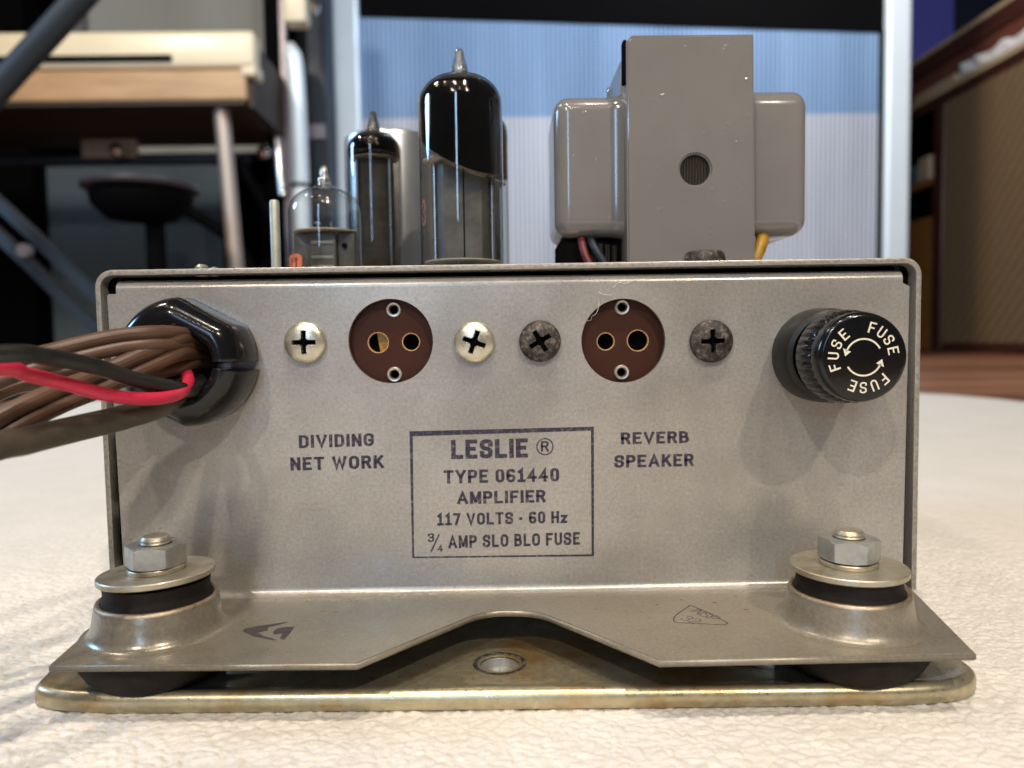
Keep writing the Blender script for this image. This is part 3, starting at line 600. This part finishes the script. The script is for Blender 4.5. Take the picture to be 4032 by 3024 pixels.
for x, y, a in ((-54.5, -21.5, 25), (52.0, -22.5, -25)):
    o = B().box(-4.5, -1.6, 0, 4.5, 1.6, 2.6).build('spring_clip', M['zincpale'], amp, 40, bevel=.8); o.location = (x * S, y * S, 3.1 * S); o.rotation_euler = (0, R(8), R(a))
def spots(pts, name='rust_spot'):
    b = B()
    for x, y, r_ in pts: b.add([(x + r_ * math.cos(t) * (1 + .35 * math.sin(3 * t + x)), y + r_ * .8 * math.sin(t), ZF + .02) for t in [2 * PI * k / 10 for k in range(10)]], [tuple(range(10))])
    o = b.build(name, M['rustspot'], flange, None); o['kind'] = 'stuff'
random.seed(9); spots([(-40.5, -12, .55), (-37.6, -12.6, .6), (-34.5, -12.4, .45), (47, -11, .5), (40, -9, .4), (52.5, -16, .6)] + [(random.choice((-1, 1)) * random.uniform(14, 58), random.uniform(-17, -4), random.uniform(.10, .3)) for _ in range(34)])

# ---- base plate: thick pressed strip, corners rounded, top edges rolled
def base():
    pts = []
    fr_ = [(-97.2, -20), (-95.5, -27.0), (-90, -30.4), (-80, -32.1), (-60, -32.9), (0, -34.2), (60, -35.4), (80, -35.6), (90, -33.8), (95.4, -29.0), (96.2, -23)]
    pts = [p.xy for p in catmull([(*q, 0) for q in fr_], 6)] + [Vector((96, 40)), Vector((-97, 40))]
    n = len(pts); c = Vector((0, 0)); rings = []
    def off(d):
        out = []
        for i in range(n):
            t = (pts[(i + 1) % n] - pts[i - 1]).normalized(); out.append(pts[i] + Vector((-t.y, t.x)) * d)
        return out
    for d, z in ((.35, 0), (0, .35), (0, 2.3), (.3, 3.1), (1.0, 3.75), (1.9, 3.9), (3.0, 3.5), (4.2, 3.05), (5, 3.0)):
        rings.append([(p.x, p.y, z) for p in off(d)])
    b = B(); b.rings(rings, True, True, False); o = b.build('base_plate', None, amp, 50, mats=[M['zincbase']])
    inner = [tuple(p) for p in off(5)]
    me = plate(inner, [circle_at(-1.4, -19.3, 4.2, 48)], .3); me.transform(Matrix.Translation((0, 0, 2.85 * S)))
    link('base_floor', me, M['zincbase'], o)
    B().lathe([(5.6, 3.04), (5.3, 3.04), (4.3, 2.2), (4.15, .4), (.01, .35)], (-1.4, -19.3, 0), 'z', 48).build('countersunk_hole', M['zincpale'], o)
    B().lathe([(5.75, 3.03), (4.9, 3.05), (4.2, 2.6)], (-1.4, -19.3, .01), 'z', 48).build('hole_rim', M['rust'], o)
base()

# ---- tubes
def tube(cx, cy, r, ztop, ztip, getter=None, mica=None, glass='glass', plates=None, label=''):
    z0 = 89.4; H = ztop - z0
    root = B().lathe([(r * .98, 0), (r, 2), (r, H - r * .78)] + [(r * math.cos(R(a)) ** .8, H - r * .78 + r * .72 * math.sin(R(a))) for a in range(10, 76, 8)] +
                     [(2.9, H - .35), (2.15, H + .3), (2.05, H + 1.4), (1.75, H + 2.4), (1.25, (ztip - z0) - 2.0), (1.15, ztip - z0 - .9), (.8, ztip - z0 - .2), (.01, ztip - z0)], (cx, cy, z0), 'z', 72).build('tube', M[glass], amp, 80)
    root['label'] = label; ri = r - .35
    tp = B().lathe([(.01, H - .6), (1.9, H - .5), (1.95, H + .5), (1.6, H + 1.0), (1.75, H + 1.5), (1.3, H + 2.5), (1.0, ztip - z0 - 2.0), (1.0, ztip - z0 - .8), (.5, ztip - z0 - .3), (.01, ztip - z0 - .3)], (cx, cy, z0), 'z', 24).build('tip', M['tipglass'], root, 80)
    if getter:
        low, slope, ang = getter
        def zf(rr_, h, t): return low - z0 + slope * math.cos(t - R(ang)) + random.uniform(-.02, .02) if h < 0 else h
        B().lathe([(ri, -1), (ri, H - ri * .78 - .3)] + [(ri * math.cos(R(a)) ** .8, H - r * .78 - .3 + ri * .72 * math.sin(R(a))) for a in range(10, 50, 8)], (cx, cy, z0), 'z', 72, zf=zf).build('getter', M['getter'], root, 80)
        for dz0, dz1, mt in ((-.02, -.5, 'fade'), (-.51, -1.1, 'fade2')):
            B().lathe([(ri, 0), (ri, 1)], (cx, cy, z0), 'z', 72, zf=lambda rr_, h, t: low - z0 + slope * math.cos(t - R(ang)) + (dz0 if h > .5 else dz1)).build('getter_edge', M[mt], root, 80)
        B().lathe([(ri * math.cos(R(a)) ** .8, H - r * .78 - .3 + ri * .72 * math.sin(R(a))) for a in range(42, 84, 6)] + [(.6, H - .5)], (cx, cy, z0), 'z', 72).build('getter_haze', M['getterbrown'], root, 80)
    if mica:
        B().lathe([(.1, 0), (ri * .95, 0), (ri * .95, .25), (.1, .25)], (cx, cy, mica), 'z', 40, fn=lambda q, h, t: q * (1 - .035 * (math.sin(9 * t) > .3))).build('mica_disc', M['mica'], root, None)
        B().lathe([(.1, 0), (ri * .95, 0), (ri * .95, .25), (.1, .25)], (cx, cy, 92.5), 'z', 40).build('mica_disc', M['mica'], root, None)
    return root
# large front tube
t1 = tube(-9.8, 25, 10.95, 141.6, 147.8, (121, 7.0, 130), 118.6, label="tallest smoked tube in the middle with a black dome")
b = B().lathe([(1, 0), (1, 1)], (0, 0, 0), 'z', 40, fn=lambda q, h, t: q)
pb = B(); pb.lathe([(6.9, 93.2), (6.9, 118.1)], (-9.4, 25, 0), 'z', 48, fn=lambda q, h, t: q * (1.0 if abs(math.sin(t)) < .72 else .72 / abs(math.sin(t)) ** 1.0), cap1=True)
pb.box(-17.6, 24.3, 93.2, -16.1, 25.1, 118.1).box(-2.7, 24.3, 93.2, -1.2, 25.1, 118.1); pb.build('anode', M['plate'], t1, 40)
B().box(-9.25, 19.8, 93.2, -8.95, 20.2, 118.1).build('anode_seam', M['dark'], t1, None)
B().lathe([(.45, 92), (.45, 123)], (-16.9, 24, 0), 'z', 10, cap1=True).lathe([(.45, 92), (.45, 123)], (-1.9, 24, 0), 'z', 10, cap1=True).lathe([(.35, 92), (.35, 124)], (-10.8, 21, 0), 'z', 10, cap1=True).build('support_rod', M['rod'], t1)
t1b = tube(-7.9, 60, 10.95, 143.0, 149, (124, 2, 172), 119.6, label="second smoked tube hidden behind the tallest one")
B().lathe([(8.2, 93.2), (8.2, 118.1)], (-7.9, 60, 0), 'z', 40, cap1=True).build('anode', M['plate'], t1b)
# slim tube
t2 = tube(-42.1, 85, 9.0, 143.2, 149.6, (135.0, .5, 200), 133.4, glass='glassdark', label="slim tube with short black cap in front of the silver can")
B().lathe([(6.3, 96), (6.3, 132.5)], (-42.1, 85, 0), 'z', 40, fn=lambda q, h, t: q * (1 - .22 * abs(math.sin(t))), cap1=True).build('anode', M['plate'], t2)
B().lathe([(.5, 94), (.5, 134)], (-47.6, 82, 0), 'z', 10).lathe([(.5, 94), (.5, 134)], (-36.6, 82, 0), 'z', 10).build('support_rod', M['rod'], t2)
# short clear tube
t3 = tube(-51.4, 50, 10.55, 118.0, 123.9, None, 104.3, label="short clear tube with grey plates and orange print nearest the stud")
pb = B(); pb.box(-55.0, 44.6, 93, -47.4, 52, 103.6).box(-60.0, 47.0, 93, -55.0, 52, 103.9).box(-47.4, 46.8, 93, -42.3, 53, 103.9); pb.build('anode', M['plate'], t3, 30, bevel=.5)
pb = B(); pb.box(-54.4, 44.2, 100.2, -48.0, 44.7, 101.2).box(-54.4, 44.2, 96.0, -48.0, 44.7, 97.0).box(-54.4, 44.2, 93.4, -48.0, 44.7, 94.3); pb.build('anode_rib', M['plate2'], t3, 30, bevel=.15)
B().lathe([(.8, 0), (.8, .5)], (-45.2, 46.6, 100), 'y', 20, cap1=True).build('anode_hole', M['dark'], t3)
B().lathe([(.3, 104), (.3, 107.2)], (-53.2, 48, 0), 'z', 8).lathe([(.3, 104), (.3, 107)], (-49.2, 47.4, 0), 'z', 8).lathe([(.9, 106.6), (.9, 107.2)], (-53.2, 48, 0), 'z', 14, cap1=True).build('support_rod', M['rod'], t3)
def curved_print(root, cx, cy, r, s, a0, a1, z0, z1, mat):
    me = text_mesh(s, .22); n = len(me.vertices); a = np.zeros(n * 3); me.vertices.foreach_get('co', a); a = a.reshape(-1, 3); lo, hi = a.min(0), a.max(0)
    t = np.radians(a0 + (a[:, 0] - lo[0]) / (hi[0] - lo[0]) * (a1 - a0)); z = z0 + (a[:, 1] - lo[1]) / (hi[1] - lo[1]) * (z1 - z0)
    me.vertices.foreach_set('co', (np.stack([cx + r * np.cos(t), cy + r * np.sin(t), z], 1) * S).ravel()); me.update(); link('printed_mark', me, M[mat], root)
curved_print(t3, -51.4, 50, 10.62, "m", 204, 243, 93.2, 97.4, 'orange')

curved_print(t1, -9.8, 25, 11.0, '3', 203, 216, 101.5, 108.5, 'orangedull')

# ---- capacitor can, stud, small brass pins
B().lathe([(17, 89), (17, 145.2), (16.7, 146.4), (15.8, 147), (14.8, 146.8), (14.5, 146.2), (.01, 146.2)], (-40.2, 112, 0), 'z', 80).build('capacitor_can', M['alu'], amp)
B().lathe([(1.2, 89), (1.2, 107.0), (1.0, 107.6), (.01, 107.7)], (-56.1, 15, 0), 'z', 28, fn=lambda q, h, t: q * (1 + .02 * math.sin(h * 9))).build('stud', M['stud'], amp)
B().lathe([(1.5, 88), (1.5, 90.2), (.9, 90.8), (.01, 90.9)], (-70.5, 4, 0), 'z', 20).build('top_rivet', M['zinc'], amp); B().lathe([(1, 88), (1, 90.0), (.01, 90.3)], (-67.6, 4, 0), 'z', 20).build('top_rivet', M['zinc'], amp)

# ---- transformer
tr = B().box(34.0, 21.4, 91, 65.2, 57, 148.0).build('transformer', M['lam'], amp, None); tr['label'] = "glossy taupe transformer with rounded side covers on the right of the chassis"
me = plate([(33.0, 90.3), (35.5, 90.3), (36.0, 91.2), (64.8, 91.2), (65.2, 90.3), (66.3, 90.3), (66.2, 91.5), (65.6, 149), (34.4, 149), (33.0, 147.4)], [circle_at(50.6, 115.05, 3.9, 48)], 1.1)
me.transform(Matrix.Translation((0, 20.55 * S, 0)) @ Matrix.Rotation(PI / 2, 4, 'X'))
bm = bmesh.new(); bm.from_mesh(me); bmesh.ops.remove_doubles(bm, verts=bm.verts, dist=1e-6)
ed = [e for e in bm.edges if len(e.link_faces) == 2 and e.calc_face_angle(0) > R(60) and max(v.co.y for v in e.verts) < .0201]
bmesh.ops.bevel(bm, geom=ed, offset=.0005, segments=3, affect='EDGES'); bm.to_mesh(me); bm.free()
link('strap', me, M['gpaint'], tr, 40)
B().box(34.4, 21.0, 148.1, 65.6, 58, 149.2).box(33.2, 57.2, 90, 66, 58.3, 148).build('strap', M['gpaint'], tr, 40, bevel=.4)
B().box(33.3, 22.2, 91, 34.2, 57, 146.5).build('core_side', M['gpaint'], tr, 40, bevel=.2); B().box(65.0, 22.2, 91, 65.8, 57, 147.8).build('core_side', M['gpaint'], tr, 40, bevel=.2)
B().box(32.35, 21.3, 137.6, 33.25, 24.5, 148.4).build('core_gap', M['dark'], tr, 40, bevel=.3)
def bell(x0, x1, zlo, zhi, y0, y1, flare):
    d = 1 if x1 > x0 else -1; L = abs(x1 - x0); b = B(); rings = []
    def sec(x, grow, rad=4.6):
        out = []; a, c = y0 - grow, y1 + grow; e, f = zlo - grow, zhi + grow
        for cy, cz, s0 in ((c - rad, f - rad, 0), (a + rad, f - rad, 90), (a + rad, e + rad, 180), (c - rad, e + rad, 270)):
            for k in range(9): t = R(s0 + k * 90 / 8); out.append((x, cy + rad * math.cos(t), cz + rad * math.sin(t)))
        return out
    for f, gr in ((0, flare), (.6, flare * .75), (1.6, flare * .38), (3.0, flare * .12), (4.8, 0), (L * .5, 0)): rings.append(sec(x0 + d * f, gr))
    for a in range(0, 91, 10):
        q = 4.0 * (1 - math.cos(R(a))); rings.append(sec(x0 + d * (L - 4.0 + 4.0 * math.sin(R(a))), -q, max(.8, 4.6 - q)))
    b.rings(rings, True, False, True); return b.build('end_bell', M['gpaint'], tr, 60)
bell(33.8, 15.0, 99.6, 136.8, 27.5, 58, .9); bell(65.4, 83.2, 99.2, 137.8, 27.5, 58, .5)
B().box(16.2, 32, 89.5, 33.5, 50, 99).build('coil_former', M['dark'], tr, 40, bevel=.8)
for k in range(4): B().box(25.0 + k * 1.8, 30.5 - k * .3, 89.5, 26.2 + k * 1.8, 34, 98.0 - k * .3).build('core_leaf', M['lam'], tr, None)
for mt, pts, lb in (('darkred', [(22.2, 31, 99), (22.8, 28.6, 95), (24.8, 27.4, 90)], "red lead"), ('navy', [(24.6, 31, 99), (25.6, 28.0, 96), (28.2, 27.0, 91.5), (29.6, 27, 89)], "dark blue lead"), ('ochre', [(72.6, 34, 101), (70.8, 29, 97), (67.4, 26, 91), (66.5, 25.5, 88)], "yellow lead")):
    o = sweep(B(), pts, circ(1.1 if mt != 'ochre' else 1.7, 16), 10, 0, (0, 1, 0)).build('lead_wire', M[mt], tr); o['label'] = lb
B().lathe([(5.0, 89), (5.1, 91.2), (4.8, 92.4), (4.2, 93.1), (2.2, 93.4), (.01, 93.5)], (50.7, 11.5, 0), 'z', 60, fn=lambda q, h, t: q * (1 + .012 * math.sin(30 * t))).build('top_bolt', M['rust'], amp)

# ------------------------------------------------------------------ lint on the panel
def lint(pts, label, r=.045):
    tag(sweep(B(), pts, circ(r, 6), 8, 0, (0, 1, 0)).build('lint_fibre', M['paper'], None), label, 'lint', 'lint fibres on the front panel')
lint([(22.9, -.1, 81.0), (22.8, -.2, 79.3), (22.2, -.2, 77.8), (21.3, .6, 77.2), (21.2, 1.4, 76.4), (20.2, 1.6, 76.2), (18.6, 1.8, 76.0)], "pale curled lint fibre hanging over the upper left rim of the right socket")
lint([(22.8, -.15, 83.0), (23.6, -.2, 82.3), (24.6, -.15, 82.2), (26.0, -.15, 82.0)], "tiny lint fibre just above the right socket")
lint([(26.2, -.15, 83.8), (27.6, -.2, 84.9), (29.4, -.15, 84.8), (32.0, -.25, 85.9)], "long wavy lint fibre below the top fold above the right socket")

# ------------------------------------------------------------------ background: keyboard instrument on chrome legs
kb = thing('electric_piano', "cream topped electric piano with tan wooden front on chrome legs at the left", 'keyboard')
B().box(-1900, 1700, 652, -600, 2100, 724).build('front_rail', M['tanwood'], kb, None, bevel=6)
B().box(-1900, 1690, 724, -574, 1745, 812).build('lid', M['creampaint'], kb, 40, bevel=14, seg=4)
B().box(-1900, 1682, 739, -768, 1700, 752).build('key_slot', M['blk'], kb, None)
B().box(-612, 1695, 706, -574, 1760, 740).build('cheek_block', M['creampaint'], kb, 40, bevel=8)
B().box(-1900, 1705, 643, -606, 2095, 650).build('underside', M['darkwood'], kb, None)
B().box(-600, 1720, 640, -590, 2400, 800).build('side_panel', M['darkwood'], kb, None)
for x, x2 in ((-677, -650), (-1700, -1740)):
    o = sweep(B(), [(x, 1750, 645), ((x + x2) / 2, 1752, 400), (x2 + 6, 1755, -5)], circ(19, 20), 4, 0, (0, 1, 0)).build('leg', M['legm'], kb)
for x, z, y in ((-640, 590, 1960), (-1040, 600, 1960)): B().lathe([(.1, -20), (14, -14), (20, 0), (14, 14), (.1, 20)], (x, y, z), 'z', 20).build('chrome_knob', M['chrome'], kb)
B().box(-1150, 1990, 590, -1000, 2010, 640).build('name_plate', M['ledge'], kb, None, bevel=4)
B().box(-1700, 2000, 575, -700, 2040, 598).build('stretcher', M['navy'], kb, None, bevel=4)

gc = thing('speaker_cabinet', "tall cabinet with grey cloth front standing behind the cream piano", 'speaker')
B().box(-1425, 2500, 700, -780, 2900, 1700).build('cabinet_body', M['blk'], gc, None); B().box(-1415, 2494, 720, -786, 2499, 1690).build('cloth', M['greycloth'], gc, None)
gt = thing('floor_speaker', "low slate blue cloth speaker standing on the floor under the piano", 'speaker')
B().box(-1560, 2505, -6, -940, 2900, 700).build('cabinet_body', M['blk'], gt, None); B().box(-1540, 2498, 20, -952, 2504, 690).build('cloth', M['tealcloth'], gt, None)
dk = thing('equipment_rack', "black equipment rack filling the far left corner", 'rack')
B().box(-2600, 2450, -6, -1570, 2900, 1700).build('rack_body', M['blk'], dk, None, bevel=8); B().box(-1404, 2440, 850, -1368, 2470, 1700).build('rack_rail', M['satin'], dk, None)
B().box(-1466, 2475, 812, -1424, 2493, 1700).build('rack_side', M['blk'], dk, None)
st = thing('round_stool', "dark round stool with a grey padded rim standing under the piano", 'stool')
B().lathe([(.1, 398), (108, 398), (116, 401), (119, 407), (116, 413), (104, 416), (.1, 417)], (-766, 1500, 0), 'z', 64).build('seat', M['seatm'], st)
B().lathe([(.1, 330), (70, 340), (100, 370), (104, 391), (.1, 391)], (-766, 1500, 0), 'z', 48).build('seat_base', M['blk'], st)
B().lathe([(22, -4), (20, 335)], (-740, 1500, 0), 'z', 24).build('post', M['blk'], st)
for a in (20, 140, 260):
    sweep(B(), [(-740, 1500, 120), (-740 + 120 * math.cos(R(a)), 1500 + 120 * math.sin(R(a)), 60), (-740 + 210 * math.cos(R(a)), 1500 + 210 * math.sin(R(a)), 5)], circ(12, 12), 5).build('leg', M['blk'], st)
hd = thing('hanging_cable', "dark cable drooping in a wide arc behind the stool", 'cable')
sweep(B(), [(-690, 1900, 560), (-600, 1920, 330), (-760, 1930, 200), (-1000, 1930, 40), (-1080, 1930, 0)], circ(13, 12), 8).build('cable_sheath', M['blk'], hd)
sweep(B(), [(-1000, 1880, 470), (-860, 1890, 440), (-700, 1900, 330), (-660, 1900, 160), (-700, 1900, 0)], circ(17, 12), 8).build('cable_loop', M['blk'], hd)
bo = thing('boom_arm', "navy metal boom arm slanting across the upper left in front of the piano", 'stand')
sweep(B(), [(-800, 900, 300), (-678, 900, 426), (-566, 900, 540), (-380, 900, 733)], circ(17.5, 20), 4).build('boom_tube', M['navy'], bo)
sweep(B(), [(-800, 900, 300), (-800, 900, -5)], circ(14, 16), 2, 0, (1, 0, 0)).build('stand_post', M['navy'], bo); B().lathe([(110, -5), (110, 4), (20, 10)], (-800, 900, 0), 'z', 40).build('stand_base', M['navy'], bo)
xs = thing('folding_stand', "pair of parallel dark struts of a folding stand at the lower left", 'stand')
for dz, mt in ((0, 'navy'), (-50, 'navy')):
    sweep(B(), [(-980, 1000, 500 + dz), (-750, 1000, 286 + dz), (-612, 1000, 146 + dz), (-470, 1000, 3 + dz * .05)], [(-9, -8), (9, -8), (9, 8), (-9, 8)], 3, 0, (0, 1, 0)).build('strut', M[mt], xs, 30)
B().lathe([(10, 0), (10, 12)], (-708, 992, 214), 'y', 24, cap1=True).build('pivot_bolt', M['satin'], xs)
B().box(-1400, 1250, -6, -955, 1290, 420).build('floor_box', M['brownbox'], None, None, bevel=6)
tag(bpy.data.objects['floor_box'], "dark brown wooden box on the floor at the far left edge", "box")

# dark column, chrome fittings, cream block, posts
cl = thing('cymbal_stand', "black upright stand with chrome clamps between the piano and the big cabinet", 'stand')
B().box(-642, 2000, 745, -602, 2030, 1700).box(-642, 2000, -6, -625, 2030, 745).build('upright', M['blk'], cl, None, bevel=4)
B().box(-600, 2000, -6, -580, 2020, 1500).build('inner_upright', M['satin'], cl, None, bevel=3)
for x, z, q in ((-645, 800, 17), (-612, 735, 22), (-606, 660, 15), (-500, 985, 20)): B().lathe([(.1, -q), (q * .7, -q * .7), (q, 0), (q * .7, q * .7), (.1, q)], (x, 1985, z), 'z', 24).build('clamp_knob', M['chrome'], cl)
sweep(B(), [(-612, 1980, 735), (-606, 1985, 560), (-600, 1985, 480)], circ(13, 16), 4, 0, (0, 1, 0)).build('clamp_tube', M['chrome'], cl)
wp = thing('white_post', "narrow pale post left of the big cabinet with a pointed top", 'post')
sweep(B(), [(-566, 1980, 885), (-552, 1980, 800), (-548, 1980, 500), (-546, 1980, -5)], circ(24, 20), 4, 0, (0, 1, 0), scale=lambda f: .55 + .45 * min(1, f * 6)).build('post_shaft', M['white'], wp)
B().lathe([(26, 497), (26, 508)], (-549, 1980, 0), 'z', 24, cap0=True, cap1=True).build('post_ring', M['blk'], wp)
tag(B().box(-558, 1880, 905, -496, 1940, 1100).build('cream_block', M['creampaint'], None, 40, bevel=10), "cream block hanging at the top edge above the white post", "block")
dp = thing('dark_post', "navy black post directly left of the big silver cabinet with blue-lit upper cloth", 'post')
B().box(-552, 2100, -6, -495, 2160, 1700).build('post_shaft', M['navy'], dp, None, bevel=5); B().box(-552, 2090, 660, -500, 2099, 700).build('post_bracket', M['satin'], dp, None)

cb = thing('stage_speaker', "large silver cloth speaker cabinet, upper cloth coloured as under blue light, with white aluminium frame posts", 'speaker')
for xa, xb in ((-516, -434), (1240, 1318)): B().box(xa, 2300, -6, xb, 2360, 1500).build('frame_post', M['white'], cb, None, bevel=10)
B().box(-560, 2330, -6, -517, 2340, 1500).build('side_cloth', M['bluetintcloth'], cb, None)
me = B().add([(-434, 2330, 782), (1240, 2330, 782), (1240, 2330, 1034), (-434, 2330, 1098)], [(0, 1, 2, 3)]).build('blue_lit_upper_cloth', M['bluetintcloth'], cb, None)  # blue light on the top of the cloth put into its colour
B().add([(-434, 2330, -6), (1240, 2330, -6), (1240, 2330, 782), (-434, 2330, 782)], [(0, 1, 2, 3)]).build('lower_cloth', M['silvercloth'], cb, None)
B().add([(-434, 2326, 1098), (1240, 2326, 1034), (1240, 2326, 1500), (-434, 2326, 1500), (-434, 2700, 1098), (1240, 2700, 1034), (1240, 2700, 1500), (-434, 2700, 1500)], [(0, 1, 2, 3), (0, 4, 5, 1), (3, 2, 6, 7), (4, 7, 6, 5)]).build('black_header', M['blk'], cb, None)
B().box(-560, 2345, -6, 1310, 2690, 1030).build('cabinet_body', M['blk'], cb, None)
B().box(1225, 2322, -6, 1240, 2329, 1040).build('cloth_piping', M['blk'], cb, None)

# wooden console at the right, its long side runs away from the viewer
cs = thing('wooden_console', "large red brown wooden console with woven tan grille at the right edge", 'cabinet')
def side(x, y0, y1, z0, z1, name, mat, depth=60, bevel=4): return B().box(x, y0, z0, x + depth, y1, z1).build(name, M[mat], cs, None, bevel=bevel)
side(1800, 900, 3350, 1228, 1246, 'top_edge', 'ledge', 700); side(1802, 900, 3350, 1160, 1227, 'top_board', 'maroon', 690)
side(1812, 900, 3350, 1095, 1159, 'upper_rail', 'redwood', 650); side(1830, 900, 2900, 1059, 1094, 'recess_back', 'orangewood', 600); side(1812, 2901, 3350, 1040, 1094, 'rail_end', 'redwood', 600)
side(1790, 900, 3350, 1034, 1058, 'shelf_ledge', 'ledge', 500); side(1806, 900, 3350, 1000, 1025, 'lower_rail', 'maroon', 500)
side(1806, 900, 2960, 30, 999, 'woven_grille', 'weave', 20); side(1802, 2961, 3030, 0, 999, 'corner_stile', 'maroon', 60)
side(1850, 3031, 3700, 0, 999, 'shelf_back', 'blk', 60); side(1806, 3031, 3600, 690, 720, 'shelf', 'orangewood', 44); side(1808, 3031, 3600, 0, 560, 'lower_door', 'orangewood', 40)
side(1806, 900, 3030, -4, 29, 'plinth', 'maroon', 300)
for y in (3080, 3180, 3290): B().box(1810, y, 722, 1840, y + 80, 800 + (y % 60)).build('shelf_item', M['ledge' if y != 3180 else 'tealcloth'], cs, None, bevel=3)
pp = B(); random.seed(5); ny_, k_ = 9, 5; rr_ = []
for a in range(ny_):
    y_ = 2440 + a * 50; rr_.append([(1792 + dx_ + random.uniform(-6, 6), y_, 1060 + hz * (1 + random.uniform(-.25, .3))) for dx_, hz in ((0, 0), (2, 38), (40, 52), (85, 40), (88, 0))])
pp.rings(rr_, True, True, True)
tag(pp.build('crumpled_paper', M['paper'], None, None, bevel=3), "crumpled white paper lying on the console ledge near its right end", "paper")
tag(B().box(1792, 2870, 1059, 1880, 3180, 1086).build('paper_stack', M['ledge'], None, None, bevel=4), "beige stack of sheets on the console ledge beside the white paper", "paper")
# coloured things beyond the console
tag(B().box(2690, 4950, 1500, 3000, 4990, 2500).build('violet_panel', M['purple'], None, None), "violet blue panel on the wall above the console's far end", "panel")
tag(B().box(3010, 4940, 1400, 4300, 4990, 2500).build('navy_panel', M['navypaint'], None, None), "dark navy panel on the wall right of the violet one", "panel")
tag(B().lathe([(.1, 1900), (150, 1880), (220, 1780), (250, 1640), (.1, 1600)], (2850, 4500, -60), 'z', 32).build('amber_lamp_shade', M['glow'], None), "amber round shade beyond the console's far end", "shade")
